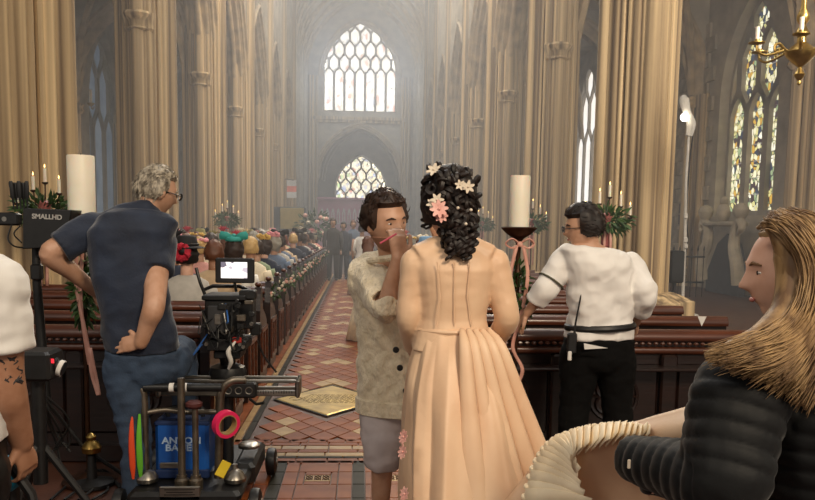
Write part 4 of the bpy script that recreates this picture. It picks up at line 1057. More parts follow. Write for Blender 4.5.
# ================================================================== GUESTS
def lowhead(b, c, s=1, f=(0, 1, 0)):
    xf = frame(c, f, (0, 0, 1), s); b.loft([[headpt(d) for d in r] for r in sph(14, 11)], xf=xf); return xf
CLOTH = {'cream': '#d8cbb2', 'dusty pink': '#c48d84', 'navy': '#1d2436', 'charcoal': '#2b2a2c', 'pale grey': '#a9a49c', 'beige': '#b89f80', 'sage green': '#7d8a6c', 'burgundy': '#5c2430', 'peach': '#d8a688', 'slate blue': '#5b6a80', 'coral red': '#b4564c', 'white': '#dcd8d0'}
HAIR = {'grey': '#8a8478', 'dark brown': '#2a1a12', 'chestnut': '#5a3420', 'blonde': '#b3925e', 'black': '#120d0b', 'auburn': '#6e3520'}
HATC = {'teal': '#2f9088', 'red': '#a81f33', 'cream': '#dccfb4', 'pink': '#d08a92', 'black': '#141214', 'white': '#e4dfd6', 'olive': '#7d7440', 'blue': '#6f93b4', 'gold': '#c09a4a', 'coral': '#cf6a58'}
GM = {}
def gmesh(key, fn, m):
    if key not in GM:
        b = fn(); me = bpy.data.meshes.new(key[0]); me.from_pydata(b.v, [], b.f); me.materials.append(m); me.shade_smooth(); GM[key] = me
    return GM[key]
def put(name, me, parent):
    o = bpy.data.objects.new(name, me); C.objects.link(o); o.parent = parent; return o
HZ0 = 1.22 - .44     # head centre above the seat
def seat_body():
    b = MB(); lowhead(b, (0, .02, HZ0)); b.tube([V((0, 0, HZ0-.2)), V((0, .01, HZ0-.06))], [.055, .052], 10)
    b.loft([superell(V((0, y, z)), V((1, 0, 0)), V((0, 1, 0)), w, d, 14) for y, z, w, d in ((0, .05, .13, .09), (0, .3, .12, .08), (0, .5, .15, .08), (0, HZ0-.2, .06, .05))])
    for s in (-1, 1): b.tube([V((s*.1, 0, .1)), V((s*.11, .40, .10)), V((s*.11, .42, -.36))], [.07, .06, .04], 8)
    return b
def seat_clothes():
    b = MB(); b.loft([superell(V((0, y, z)), V((1, 0, 0)), V((0, 1, 0)), w, d, 18) for y, z, w, d in ((.02, .0, .19, .14), (0, .2, .165, .12), (0, .38, .18, .125), (0, .50, .20, .115), (0, .56, .185, .095), (0, .60, .12, .075), (0, .62, .07, .06))])
    for s in (-1, 1):
        b.tube(spline([V((s*.19, 0, .51)), V((s*.235, .04, .32)), V((s*.22, .16, .16)), V((s*.12, .30, .17))], 4), fspl([.065, .06, .055, .045], 13), 10)
        b.tube([V((s*.1, -.02, .08)), V((s*.11, .40, .10)), V((s*.11, .44, -.34))], [.095, .085, .06], 10)
    return b
def hair_fn(kind):
    xf = frame((0, .02, HZ0), (0, 1, 0))
    if kind == 'short': return haircap(xf, lambda d: .018 if (d.y < .25 or d.z > .5) and d.z > -.45 else 0, 3, .016, 60, 28, 20)
    if kind == 'bob':
        return haircap(xf, lambda d: .030 if (d.y < .3 or d.z > .5) and d.z > -.92 else 0, 4, .020, 50, 28, 20)
    b = haircap(xf, lambda d: .020 if (d.y < .3 or d.z > .5) and d.z > -.5 else 0, 5, .016, 60, 28, 20); b.ell((0, -.10, HZ0+.05), (.055, .05, .05), 12, 8); return b
def hat_fn(kind):
    b = MB(); z = HZ0+.085
    if kind == 'pillbox hat':
        b.lathe([(.0, 0), (.085, 0), (.09, .03), (.085, .06), (.07, .068), (0, .07)], 16, c=(0, .01, z+.02))
        for k in range(5): b.ell((.07*cos(k*.7), -.06+.02*sin(k*3), z+.07+.015*(k % 2)), (.028, .02, .025), 8, 6)
    elif kind == 'brimmed hat':
        b.lathe([(.0, .10), (.06, .10), (.085, .085), (.095, .03), (.10, .01), (.16, -.005), (.165, -.012), (.10, -.004), (.0, 0)], 20, c=(0, .01, z+.0), cap=False)
        b.tube([V((.098*cos(a), .01+.098*sin(a), z+.02)) for a in [2*PI*k/18 for k in range(18)]], .012, 6, loop=True)
    elif kind == 'fascinator':
        b.lathe([(0, 0), (.06, 0), (.065, .02), (0, .03)], 14, c=(.03, .0, z+.03))
        for k in range(9):
            a = -.8+k*.25; b.tube([V((.03, 0, z+.05)), V((.03+.06*sin(a), -.03, z+.11)), V((.03+.13*sin(a), -.05+.02*(k % 3), z+.13+.03*cos(a*2)))], [.012, .018, .004], 5, flat=.4)
    elif kind == 'wide bow hat':
        b.lathe([(0, 0), (.09, 0), (.10, .02), (.085, .05), (0, .055)], 16, c=(0, 0, z+.02))
        for s in (-1, 1): b.loft([[V((s*x, y, z+.06+h*q)) for y, q in ((-.05, -.3), (-.05, 1), (.04, 1), (.04, -.3))] for x, h in ((.01, .02), (.07, .06), (.13, .07), (.15, .04))])
        b.ell((0, 0, z+.075), (.03, .04, .03), 8, 6)
    else:   # flower crown
        for k in range(11):
            a = 2*PI*k/11; b.ell((.088*cos(a), .01+.10*sin(a), z+.01+.012*(k % 2)), (.026, .026, .022), 8, 5)
    return b
used = set()
def colm(pre, n, c, rough=.8): return mat(pre+'_'+n.replace(' ', '_'), c, tuple(min(1, x*1.25) for x in lin(c)), rough=rough, scale=(14, 14, 14), sheen=.1 if pre == 'cloth' else 0)
SKG = [SK1, SK2, SK3]
def guest(loc, rz, cl, hc, hk, hat=None, hatc=None, sk=0, label=None, where='on dolly side'):
    g = put('seated_guest', gmesh(('guest_body', sk), seat_body, SKG[sk]), None); g.location = loc; g.rotation_euler = (0, 0, rz)
    put('outfit', gmesh(('outfit', cl), seat_clothes, colm('cloth', cl, CLOTH[cl])), g)
    put('hair', gmesh(('hair', hk, hc), lambda: hair_fn(hk), colm('hair', hc, HAIR[hc], .55)), g)
    if hat: put('hat', gmesh((hat, hatc), lambda: hat_fn(hat), colm('hat', hatc, HATC[hatc], .75)), g)
    used.add((cl, hc, hk, hat, hatc))
    l = label or 'guest in %s %s, %s %s hair%s' % (cl, where, hc, {'short': 'cropped', 'bob': 'bobbed', 'bun': 'pinned'}[hk], (' under %s %s' % (hatc, hat)) if hat else ', no hat')
    tag(g, l, 'person', 'wedding guests seated in the pews'); return g
rg = random.Random(5)
SZ = .45
def seat(k, x): return V((x, Y0+PIT*k+.19, SZ))
fixed = [(2, -1.50, 'pale grey', 'black', 'bun', 'brimmed hat', 'black', 2, 'guest in black brimmed hat topped by a big red flower'),
         (3, -1.42, 'beige', 'chestnut', 'short', None, None, 1, 'guest with tousled chestnut hair and beige jacket behind the camera monitor'),
         (4, -1.36, 'white', 'dark brown', 'bob', 'wide bow hat', 'teal', 2, 'guest in white wearing a large teal bow hat'),
         (4, -2.0, 'navy', 'grey', 'bun', 'fascinator', 'black', 1, 'guest in navy wearing black feathers beside the teal bow hat'),
         (5, -1.9, 'dusty pink', 'blonde', 'bun', 'flower crown', 'pink', 0, 'guest in dusty pink with a pink flower crown on blonde hair')]
for k, x, cl, hc, hk, hat, hatc, sk, l in fixed:
    g = guest(seat(k, x), rg.uniform(-.15, .15), cl, hc, hk, hat, hatc, sk, l)
    if 'red flower' in l:
        b = MB()
        for q in range(10):
            a = 2*PI*q/10; b.tube([V((-.02+.05*cos(a)*1, -.13+.02*sin(a*3), HZ0+.04+.05*sin(a)))]+[V((-.02+.06*cos(a+.5), -.13, HZ0+.04+.06*sin(a+.5)))], [.030, .028], 8)
        ob('red_flower', b, colm('hat', 'red', HATC['red']), g)
hats = ['pillbox hat', 'brimmed hat', 'fascinator', 'wide bow hat', 'flower crown', None, None]
bright = ['cream', 'white', 'pink', 'olive', 'blue', 'gold', 'coral', 'black', 'red']
for k in range(5, 24):
    for x in (-1.35, -1.88, -2.42, -2.95):
        if (k, x) in ((5, -1.88),) or rg.random() < .12: continue
        if x < -2.6 and k < 9: continue
        for t in range(60):
            cl, hc, hk = rg.choice(list(CLOTH)), rg.choice(list(HAIR)), rg.choice(('short', 'bob', 'bun')); hat = rg.choice(hats) if hk != 'short' else None; hatc = rg.choice(bright) if hat else None
            if (cl, hc, hk, hat, hatc) not in used: break
        s = rg.uniform(.95, 1.05); g = guest(seat(k, x)+V((rg.uniform(-.06, .06), 0, 0)), rg.uniform(-.3, .3), cl, hc, hk, hat, hatc, rg.randrange(3)); g.scale = (s, s, s)
for k, x, cl, hc, hk, hat, hatc, l in ((5, .80, 'navy', 'black', 'bun', 'brimmed hat', 'blue', 'guest in navy with blue brimmed hat in the white shirt side pews'), (8, .95, 'dusty pink', 'auburn', 'bob', 'pillbox hat', 'cream', 'guest in dusty pink with cream pillbox hat, white shirt side pews'), (11, .95, 'sage green', 'grey', 'bob', 'flower crown', 'gold', 'guest in sage green with gold flower crown, white shirt side pews'),
                                   (15, 1.0, 'cream', 'blonde', 'bun', 'fascinator', 'coral', 'guest in cream with coral feathers, white shirt side pews')):
    guest(seat(k, x), 0, cl, hc, hk, hat, hatc, 2, l)
# standing party
def stand_body():
    b = MB(); lowhead(b, (0, .02, 1.60)); b.tube([V((0, 0, 1.42)), V((0, .01, 1.54))], [.055, .052], 10)
    b.loft([superell(V((0, 0, z)), V((1, 0, 0)), V((0, 1, 0)), w, d, 14) for z, w, d in ((.85, .13, .09), (1.1, .12, .08), (1.34, .15, .08), (1.43, .06, .05))])
    for s in (-1, 1):
        b.tube([V((s*.09, 0, .9)), V((s*.1, 0, .48)), V((s*.1, 0, .05))], [.07, .05, .035], 8); b.tube([V((s*.19, 0, 1.36)), V((s*.23, 0, 1.1)), V((s*.22, .05, .84))], [.045, .038, .028], 8); b.ell((s*.22, .06, .78), (.03, .03, .06), 8, 6)
    return b
def suit():
    b = MB(); b.loft([superell(V((0, 0, z)), V((1, 0, 0)), V((0, 1, 0)), w, d, 18) for z, w, d in ((.72, .20, .13), (.9, .185, .12), (1.1, .165, .115), (1.3, .195, .12), (1.38, .185, .10), (1.43, .11, .07), (1.46, .07, .06))])
    for s in (-1, 1): b.tube([V((s*.19, 0, 1.37)), V((s*.24, 0, 1.1)), V((s*.225, .05, .86))], [.065, .058, .045], 10)
    return b
def suit_legs():
    b = MB()
    for s in (-1, 1): b.tube([V((s*.09, 0, .9)), V((s*.1, 0, .48)), V((s*.1, 0, .06))], [.10, .08, .06], 10); b.ell((s*.1, .05, .04), (.045, .13, .04), 10, 6)
    b.ell((0, 0, .86), (.17, .12, .12), 12, 8); return b
def gown():
    b = MB(); b.loft([[V((w*cos(a)*(1+.05*cos(a*9)*(z < .9)), d*sin(a)*(1+.05*cos(a*9)*(z < .9)), z)) for a in [2*PI*q/36 for q in range(36)]] for z, w, d in ((.02, .36, .34), (.4, .28, .26), (.8, .19, .16), (1.05, .13, .10), (1.25, .16, .11), (1.36, .17, .09), (1.42, .10, .06))])
    for s in (-1, 1): b.tube([V((s*.16, 0, 1.34)), V((s*.21, 0, 1.1)), V((s*.16, .12, .95))], [.055, .045, .035], 8)
    return b
def stander(px, y, s, rz, kind, cl, hc, hk, label, x=None):
    X = at(px, 240, y).x if x is None else x
    g = put('standing_guest', gmesh(('stand_body', 1), stand_body, SK1), None); g.location = (X, y, 0); g.rotation_euler = (0, 0, rz); g.scale = (s, s, s)
    m = colm('cloth', cl, CLOTH[cl])
    if kind == 'suit': put('jacket', gmesh(('jacket', cl), suit, m), g); put('trousers', gmesh(('trousers', cl), suit_legs, m), g)
    else: put('gown', gmesh(('gown', cl), gown, m), g)
    h = put('hair', gmesh(('hair', hk, hc), lambda: hair_fn(hk), colm('hair', hc, HAIR[hc], .55)), g); h.location = (0, 0, 1.60-HZ0)
    tag(g, label, 'person', 'wedding party standing in the aisle'); return g
stander(333, 22.6, 1.02, PI, 'suit', 'charcoal', 'dark brown', 'short', 'man in charcoal suit standing in the aisle beside the dolly side pews')
stander(343.5, 23.2, .97, PI-.2, 'suit', 'navy', 'black', 'short', 'man in navy suit standing midway across the far aisle')
stander(353, 23.8, 1.0, PI+.2, 'suit', 'slate blue', 'chestnut', 'short', 'man in slate blue suit standing beside the woman in white')
stander(362, 18.0, .92, 0, 'gown', 'white', 'dark brown', 'bun', 'woman in white gown standing with pinned dark hair')
fg = stander(368, 10.6, .80, 0, 'gown', 'cream', 'chestnut', 'bob', 'flower girl in cream dress with long chestnut hair behind the cardigan man')
b = MB(); b.loft([superell(V((0, -.06-.02*i, 1.62-.11*i)), V((1, 0, 0)), V((0, 1, 0)), w, .045, 14) for i, w in enumerate((.07, .09, .10, .09, .05))]); ob('long_hair', b, colm('hair', 'chestnut', HAIR['chestnut']), fg)

# ================================================================== PROPS
IRON = mat('dark_bronze', '#2c1a10', '#4b2e1c', rough=.45, metal=.7, scale=(10, 10, 10))
WAX = mat('candle_wax', '#e2d9c4', '#efe8d8', rough=.45, scale=(4, 4, 4)); WAX.node_tree.nodes['Principled BSDF'].inputs['Subsurface Weight'].default_value = .25
PINK = mat('pink_ribbon_satin', '#c08878', '#dba898', rough=.4, scale=(10, 10, 10)); LEAF = mat('green_leaf', '#1d3516', '#47652e', rough=.55, scale=(14, 14, 14), obj_rand=.15)
STEEL = mat('brushed_steel', '#8a857c', '#b4aea4', rough=.32, metal=1, scale=(10, 10, 40)); PIPE = mat('worn_steel_tube', '#5e564c', '#8d8375', rough=.38, metal=.9, scale=(12, 12, 12))
def leaf(b, p, d, n, L_, w):
    d = V(d).normalized(); n = V(n); s = d.cross(n); s = s.normalized() if s.length > 1e-4 else d.orthogonal().normalized(); n = s.cross(d); p = V(p)
    b.add([p, p+d*L_*.35+s*w+n*L_*.05, p+d*L_*.7+s*w*.7, p+d*L_-n*L_*.12, p+d*L_*.7-s*w*.7, p+d*L_*.35-s*w+n*L_*.05, p+d*L_*.5-n*L_*.08], [(0, 1, 6), (1, 2, 6), (2, 3, 6), (3, 4, 6), (4, 5, 6), (5, 0, 6)])
def foliage(c, r, cnt, L_, w, seed):
    b = MB(); q = random.Random(seed); c = V(c)
    for k in range(cnt):
        d = V((q.gauss(0, 1), q.gauss(0, 1), q.gauss(0, 1))).normalized(); p = c+V((d.x*r[0], d.y*r[1], d.z*r[2]))*q.random()**.5
        leaf(b, p, d+V((0, 0, q.uniform(-.8, .4))), (q.gauss(0, 1), q.gauss(0, 1), 1), L_*q.uniform(.6, 1.2), w)
    return b
def ribbon(pts, w, m, parent, nm='ribbon_tail', side=(1, 0, 0)):
    q = spline(pts, 6); s = V(side); b = MB(); n = len(q)
    rows = [[p-s*w/2+V((0, .004*sin(i), 0)), p+s*w/2] for i, p in enumerate(q)]
    b.grid(rows, n, 2); o = ob(nm, b, m, parent, angle=None); mm = o.modifiers.new('t', 'SOLIDIFY'); mm.thickness = .002; return o
def candle_stand(x, y, zt, cr, ch, label_s, label_c, seed, tails):
    t = thing('candle_stand', label_s, 'candle stand', (x, y, 0))
    b = MB(); b.lathe([(.0, zt-.002), (.105, zt), (.11, zt-.006), (.07, zt-.045), (.03, zt-.07), (.0, zt-.072)], 24); ob('drip_pan', b, IRON, t)
    b = MB(); b.lathe([(.014, .04), (.014, zt-.3), (.03, zt-.28), (.014, zt-.25), (.016, zt-.1), (.03, zt-.07)], 12); ob('stem', b, IRON, t)
    b = MB(); b.lathe([(0, 0), (.15, 0), (.15, .015), (.06, .03), (.02, .06), (0, .06)], 20); ob('foot', b, IRON, t)
    b = foliage((0, 0, zt-.42), (.05, .05, .22), 170, .07, .014, seed); ob('leaf_garland', b, LEAF, t, smooth=False)
    b = MB()
    for s in (-1, 1): b.tube(spline([V((0, -.03, zt-.10)), V((s*.05, -.05, zt-.07)), V((s*.085, -.04, zt-.10)), V((s*.05, -.05, zt-.125)), V((0, -.035, zt-.105))], 5), .012, 6, flat=.5)
    b.ell((0, -.045, zt-.103), (.018, .014, .018), 8, 6); ob('bow', b, PINK, t)
    for pts in tails: ribbon(pts, .022, PINK, t)
    c = thing('pillar_candle', label_c, 'candle', (x, y, zt)); b = MB(); b.lathe([(0, 0), (cr, 0), (cr, .01), (cr, ch-.008), (cr*.95, ch), (cr*.5, ch-.006), (0, ch-.01)], 28); ob('wax', b, WAX, c)
    b = MB(); b.tube([V((0, 0, ch-.012)), V((.002, 0, ch+.012))], .0022, 6); ob('wick', b, BLK, c)
zt = at(519, 227, 4.75).z; xx = at(519, 227, 4.75).x
candle_stand(xx, 4.75, zt, .060, .305, 'bronze candle stand with pink bow and ivy beside the bride', 'white pillar candle on the stand with the pink bow', 4,
    [[V((-.02, -.05, zt-.11)), V((-.06, -.06, zt-.3)), V((-.075, -.07, zt-.5)), V((-.08, -.07, zt-.72))], [V((.02, -.05, zt-.11)), V((.05, -.06, zt-.3)), V((.01, -.07, zt-.55)), V((-.03, -.07, zt-.72)), V((.03, -.08, zt-.85)), V((.01, -.07, zt-.95))]])
zl = at(82, 214, 4.6).z; xl = at(82, 214, 4.6).x
candle_stand(xl, 4.6, zl, .074, .325, 'bronze candle stand with long pink ribbon behind the navy polo man', 'tall white pillar candle rising behind the shoulder of the navy polo man', 6,
    [[V((-.01, -.05, zl-.11)), V((-.02, -.06, zl-.4)), V((.03, -.07, zl-.7)), V((.06, -.07, zl-.92)), V((.09, -.07, zl-1.02)), V((.05, -.08, zl-.75))], [V((.02, -.05, zl-.11)), V((.0, -.06, zl-.5)), V((.04, -.06, zl-.85))]])
# tall floral candelabra near the piers
def candelabrum(x, y, label, k, h=1.55):
    t = thing('floral_candelabrum', label, 'candelabrum', (x, y, 0), group='flower trimmed candelabra beside the piers')
    b = MB(); b.lathe([(0, 0), (.2, 0), (.18, .03), (.05, .06), (.02, .1), (.02, h), (.04, h+.02), (0, h+.03)], 14); ob('stem', b, IRON, t)
    b = MB(); b.lathe([(.03, h-.25), (.055, h-.22), (.06, h+.12), (.075, h+.16), (.05, h+.18), (0, h+.17)], 14); ob('vase', b, mat('dusky_pink_glass', '#8a4440', '#b5706a', rough=.25, scale=(6, 6, 3)), t)
    for s in (-1, 1): ribbon([V((s*.03, -.07, h+.05)), V((s*.04, -.08, h-.3)), V((s*.03, -.08, h-.7))], .03, PINK, t)
    ob('greenery', foliage((0, 0, h+.08), (.30, .22, .15), 330, .11, .02, 40+k), LEAF, t, smooth=False)
    for q, (dx, dz) in enumerate(((-.27, .02), (-.1, .16), (.02, .24), (.16, .13), (.28, .0))):
        b = MB(); b.lathe([(.0, h+.12+dz), (.016, h+.12+dz), (.016, h+.27+dz), (.0, h+.272+dz)], 10, c=(dx, -.02, 0)); cd_ = ob('candle', b, WAX, t)
        b = MB(); b.lathe([(0, h+.10+dz), (.03, h+.115+dz), (.032, h+.13+dz), (0, h+.125+dz)], 10, c=(dx, -.02, 0)); b.tube([V((0, 0, h-.02)), V((dx*.6, -.01, h+.0)), V((dx, -.02, h+.11+dz))], .007, 6); ob('candle_cup', b, IRON, t)
        b = MB(); b.lathe([(0, 0), (.007, .012), (.004, .03), (0, .042)], 8, c=(dx, -.02, h+.275+dz)); ob('flame', b, mat('candle_flame', '#ffc978', emit=6), cd_)
for k, (x, y, l) in enumerate(((-3.27, 8.5, 'candelabrum with greenery above the black monitor'), (-3.2, 19.4, 'small distant candelabrum beside the dolly side piers'), (2.98, 9.5, 'candelabrum with pink vase and greenery behind the white shirt man'), (3.25, 15.0, 'candelabrum half hidden by the pillar candle with the bow'), (3.2, 20.8, 'small distant candelabrum beyond the bride'))): candelabrum(x, y, l, k)
# pew end posies
for k in range(4, 24, 1):
    if k % 2 and k > 14: continue
    y = Y0+PIT*k; b = foliage((0, 0, 0), (.05, .06, .08), 26, .06, .014, 70+k); p = thing('pew_posy', 'posy of blush roses tied to a dolly side pew end', 'flowers', (XPL+.10, y+.02, .80), group='posies on the pew ends')
    ob('leaves', b, LEAF, p, smooth=False); q = random.Random(k)
    for j in range(5):
        b = MB(); c = V((q.uniform(-.05, .05), q.uniform(-.08, 0), q.uniform(-.06, .06)))
        for r in range(3): b.lathe([(.004, -.012), (.018-.004*r, .0), (.022-.005*r, .016+.004*r), (.016-.004*r, .018+.004*r)], 8, cap=False, c=c)
        ob('rose', b, PNK if j % 2 else PET, p)
# altar flowers at the far end of the pews
t = thing('altar_flowers', 'tall flower and candle arrangement at the far end of the pews', 'flowers', (-1.55, 27.2, 0)); b = MB(); b.lathe([(0, 0), (.25, 0), (.12, .2), (.08, .9), (.22, 1.2), (0, 1.2)], 14); ob('urn', b, IRON, t)
ob('greenery', foliage((0, 0, 1.55), (.6, .4, .45), 260, .2, .04, 91), LEAF, t, smooth=False); q = random.Random(4)
for j in range(16):
    b = MB(); b.ell((q.uniform(-.5, .5), -.3, 1.5+q.uniform(-.35, .45)), (.08, .07, .07), 10, 6); ob('bloom', b, PNK if j % 2 else PET, t)

# ---- cinema dolly
def P3(px, py, y): return at(px, py, y)
yd = 4.02; D0 = P3(190, 500, yd); D0.z = 0
t = thing('camera_dolly', 'steel tube camera dolly with black grip bar carrying a blue battery', 'dolly', D0)
def wob(name, b, m, par, **k): return ob(name, b, m, par, world=True, **k)
for px, pw in ((190, 1),):
    b = MB(); c = V((D0.x, yd+.30, .15)); b.cbox(c, (.56, .90, .06), .02); wob('deck', b, BLK, t, smooth=False)
for sx in (-1, 1):
    for yy in (-.05, .70):
        c = V((D0.x+sx*.34, yd+yy, .085)); b = MB(); b.lathe([(0, -.03), (.06, -.03), (.08, -.022), (.085, 0), (.08, .022), (.06, .03), (0, .03)], 20, xf=M.Translation(c) @ M.Rotation(PI/2, 4, 'Y')); w_ = wob('wheel', b, BLK, t)
        b = MB(); b.lathe([(0, -.036), (.03, -.036), (.03, .036), (0, .036)], 12, xf=M.Translation(c) @ M.Rotation(PI/2, 4, 'Y')); wob('hub', b, STEEL, w_)
def pipe(nm, pts, r, m=PIPE, k=6, par=None): b = MB(); b.tube(spline(pts, k), r, 12); return wob(nm, b, m, par or t)
pipe('bumper', [P3(246, 462, yd+.55), P3(243, 483, yd+.15), P3(228, 492, yd-.06), P3(185, 496, yd-.1), P3(148, 492, yd-.06), P3(133, 482, yd+.1), P3(130, 462, yd+.5)], .020)
pipe('push_bar', [P3(116, 380, yd-.02), P3(130, 380, yd), P3(141, 388, yd), P3(144, 405, yd), P3(146, 478, yd)], .021)
pipe('push_bar', [P3(246, 380, yd), P3(232, 381, yd), P3(222, 390, yd), P3(220, 408, yd), P3(218, 478, yd)], .021)
pipe('cross_tube', [P3(144, 413, yd), P3(165, 410, yd+.02), P3(185, 412, yd+.02), P3(220, 412, yd)], .014)
g = pipe('grip_bar', [P3(144, 387.5, yd-.01), P3(222, 387.5, yd-.01)], .022, BLK)
for px in (172, 185): b = MB(); p = P3(px, 387.5, yd-.01); b.tube([p-V((.012, 0, 0)), p+V((.012, 0, 0))], .0235, 12); wob('white_tape_band', b, TEE, g)
for px, p0, nm in ((181, 378, 'centre_post'), (195, 406, 'lift_post')):
    pipe(nm, [P3(px, p0, yd-.08), P3(px+1, 480, yd-.08)], .019 if px == 181 else .016, k=2)
    b = MB(); b.lathe([(.0, 0), (.036, 0), (.036, .05), (.026, .06), (.026, .075), (0, .075)], 16, c=P3(px+1, 489, yd-.08)); wob('socket', b, PIPE, t)
b = MB(); b.lathe([(0, 0), (.03, 0), (.042, .012), (.042, .026), (.03, .036), (0, .038)], 16, c=P3(194, 408, yd-.08)); wob('red_knob', b, mat('maroon_knob', '#4a1f1c', rough=.5), t)
for px in (147, 235):
    b = MB(); b.lathe([(0, 0), (.055, 0), (.058, .02), (.04, .05), (.015, .065), (.012, .09), (0, .09)], 18, c=P3(px, 481, yd+.0)); wob('chrome_dome', b, STEEL, t)
c = P3(180, 493, yd-.14); b = MB(); b.cbox(c, (.20, .02, .07), .004); pl = wob('rating_plate', b, STEEL, t, smooth=False)
b = MB()
for j in range(4): b.box(c+V((0, -.011, .02-.013*j)), (.15-.02*(j % 2), .001, .004))
wob('plate_lines', b, BLK, pl, smooth=False)
b = MB(); b.cbox(P3(250, 462, yd+.5), (.12, .5, .12), .02); wob('side_box', b, BLK, t, smooth=False)
b = MB(); b.lathe([(0, 0), (.06, 0), (.062, .015), (.04, .03), (0, .03)], 18, c=P3(249, 447, yd+.42)); wob('chrome_cap', b, STEEL, t)
for px, m, nm in ((132, mat('orange_tape', '#d8481c', rough=.6), 'orange_streamer'), (139.5, mat('lime_tape', '#5fae2c', rough=.6), 'lime_streamer')):
    b = MB(); q = [P3(px, 414, yd-.04), P3(px-.6, 440, yd-.05), P3(px+.3, 462, yd-.05), P3(px+1.2, 479, yd-.04)]; b.tube(spline(q, 5), fspl([.006, .013, .016, .015, .006], 16), 8, flat=.5, up=(0, 1, 0)); wob(nm, b, m, t)
# battery pack
BLU = mat('blue_case', '#0f3f86', '#1a57a8', rough=.4, scale=(6, 6, 6)); c = P3(186, 447, yd+.16)
bt_ = thing('battery_pack', 'bright blue battery case standing on the dolly deck', 'battery', (c.x, c.y, .19))
hB = (P3(186, 422, yd+.06).z-.19); b = MB(); b.cbox((0, 0, hB/2), (.275, .2, hB), .018); ob('case', b, BLU, bt_, smooth=False)
b = MB(); b.cbox((0, -.092, .02), (.283, .03, .05), .008); ob('base_guard', b, mat('dark_blue_rubber', '#0a2450', rough=.6), bt_, smooth=False); b = MB(); b.cbox((0, 0, hB-.01), (.283, .206, .03), .01); ob('corner_guard', b, mat('dark_blue_rubber', '#0a2450', rough=.6), bt_, smooth=False)
b = MB(); b.tube(spline([V((-.09, 0, hB)), V((-.085, 0, hB+.05)), V((.085, 0, hB+.05)), V((.09, 0, hB))], 5), .011, 8); ob('handle', b, BLK, bt_)
b = MB(); b.cbox((-.06, -.112, .07), (.10, .01, .03), .003); ob('socket_panel', b, STEEL, bt_, smooth=False)
def text(nm, body, size, m, parent, loc, rot=(PI/2, 0, 0), sx=1):
    cu = bpy.data.curves.new(nm, 'FONT'); cu.body = body; cu.size = size; cu.extrude = .0015; cu.align_x = 'CENTER'; cu.align_y = 'CENTER'; cu.space_line = .8; cu.offset = size*.025
    tmp = bpy.data.objects.new('tmp', cu); C.objects.link(tmp); me = bpy.data.meshes.new_from_object(tmp.evaluated_get(bpy.context.evaluated_depsgraph_get())); bpy.data.objects.remove(tmp)
    me.materials.append(m); o = bpy.data.objects.new(nm, me); C.objects.link(o); o.parent = parent; o.location = loc; o.rotation_euler = rot; o.scale = (sx, 1, 1); return o
text('lettering', 'ANTON\nBAUER', .048, mat('silver_print', '#9fb4cf', rough=.4), bt_, (0, -.1015, hB*.60), sx=1.15)
# tape roll and tag
c = P3(226, 424, yd-.06); b = MB()
rings = [[V((r*cos(a), yy, r*sin(a))) for r, yy in ((.052, -.02), (.070, -.02), (.070, .02), (.052, .02))] for a in [2*PI*k/24 for k in range(24)]]; b.loft(rings, loop=True)
o = ob('tape_roll', b, mat('hot_pink_tape', '#e0245c', rough=.5), angle=40); o.location = c; o.rotation_euler = (.1, 0, .7); tag(o, 'hot pink roll of tape hung on the dolly push bar', 'tape')
b = MB(); rings = [[V((r*cos(a), yy, r*sin(a))) for r, yy in ((.047, -.0205), (.0515, -.0205), (.0515, .0205), (.047, .0205))] for a in [2*PI*k/24 for k in range(24)]]; b.loft(rings, loop=True); ob('cardboard_core', b, CREAM, o)
c = P3(223, 469, yd-.10); b = MB(); b.cbox((0, 0, 0), (.05, .006, .085), .003); o = ob('yellow_tag', b, mat('yellow_tag', '#d2b31c', '#e6cc3a', rough=.5), smooth=False); o.location = c; o.rotation_euler = (0, .5, .2); tag(o, 'yellow paper tag tied low on the dolly', 'tag')
b = MB(); b.tube([V((0, 0, .04)), V((-.02, 0, .12))], .002, 4); ob('string', b, BLK, o)
# slider rail
ys = 4.35; A, B = P3(163, 386, ys), P3(297, 386, ys); mid = (A+B)/2
t = thing('camera_slider', 'silver slider rail with engraved scale mounted across the dolly', 'slider', V((mid.x, ys, mid.z)))
L_ = (B-A).length
for dz, hh in ((.038, .016), (-.028, .03)): b = MB(); b.cbox((0, -.05, dz), (L_, .03, hh), .004); b.cbox((0, .06, dz), (L_, .03, hh), .004); ob('rail', b, STEEL, t, smooth=False)
for sx in (-1, 1): b = MB(); b.cbox((sx*(L_/2+.008), 0, 0), (.025, .17, .10), .008); ob('end_plate', b, STEEL, t, smooth=False)
b = MB()
for j in range(24): b.box((.02+j*.014, -.0665, -.02), (.003, .002, .012 if j % 4 else .02))
sm_ = ob('scale_marks', b, BLK, t, smooth=False); sm_['kind'] = 'stuff'
b = MB(); b.cbox((.06, -.05, -.005), (.19, .10, .085), .01); ca = ob('carriage', b, BLK, t, smooth=False)
for j in range(3): b = MB(); b.tube([V((.005+.055*j+.018*cos(a), -.102, -.005+.018*sin(a))) for a in [2*PI*k/14 for k in range(14)]], .003, 5, loop=True); ob('carriage_ring', b, STEEL, ca)
b = MB(); b.tube([V((.12, -.1, -.05)), V((.16, -.14, -.07)), V((.2, -.15, -.06))], .008, 8); ob('lever', b, BLK, t)
b = MB(); b.lathe([(.03, -.9), (.035, -.05), (.05, -.04), (.05, .0)], 14, c=(-.02, .02, 0)); ob('support_column', b, BLK, t)
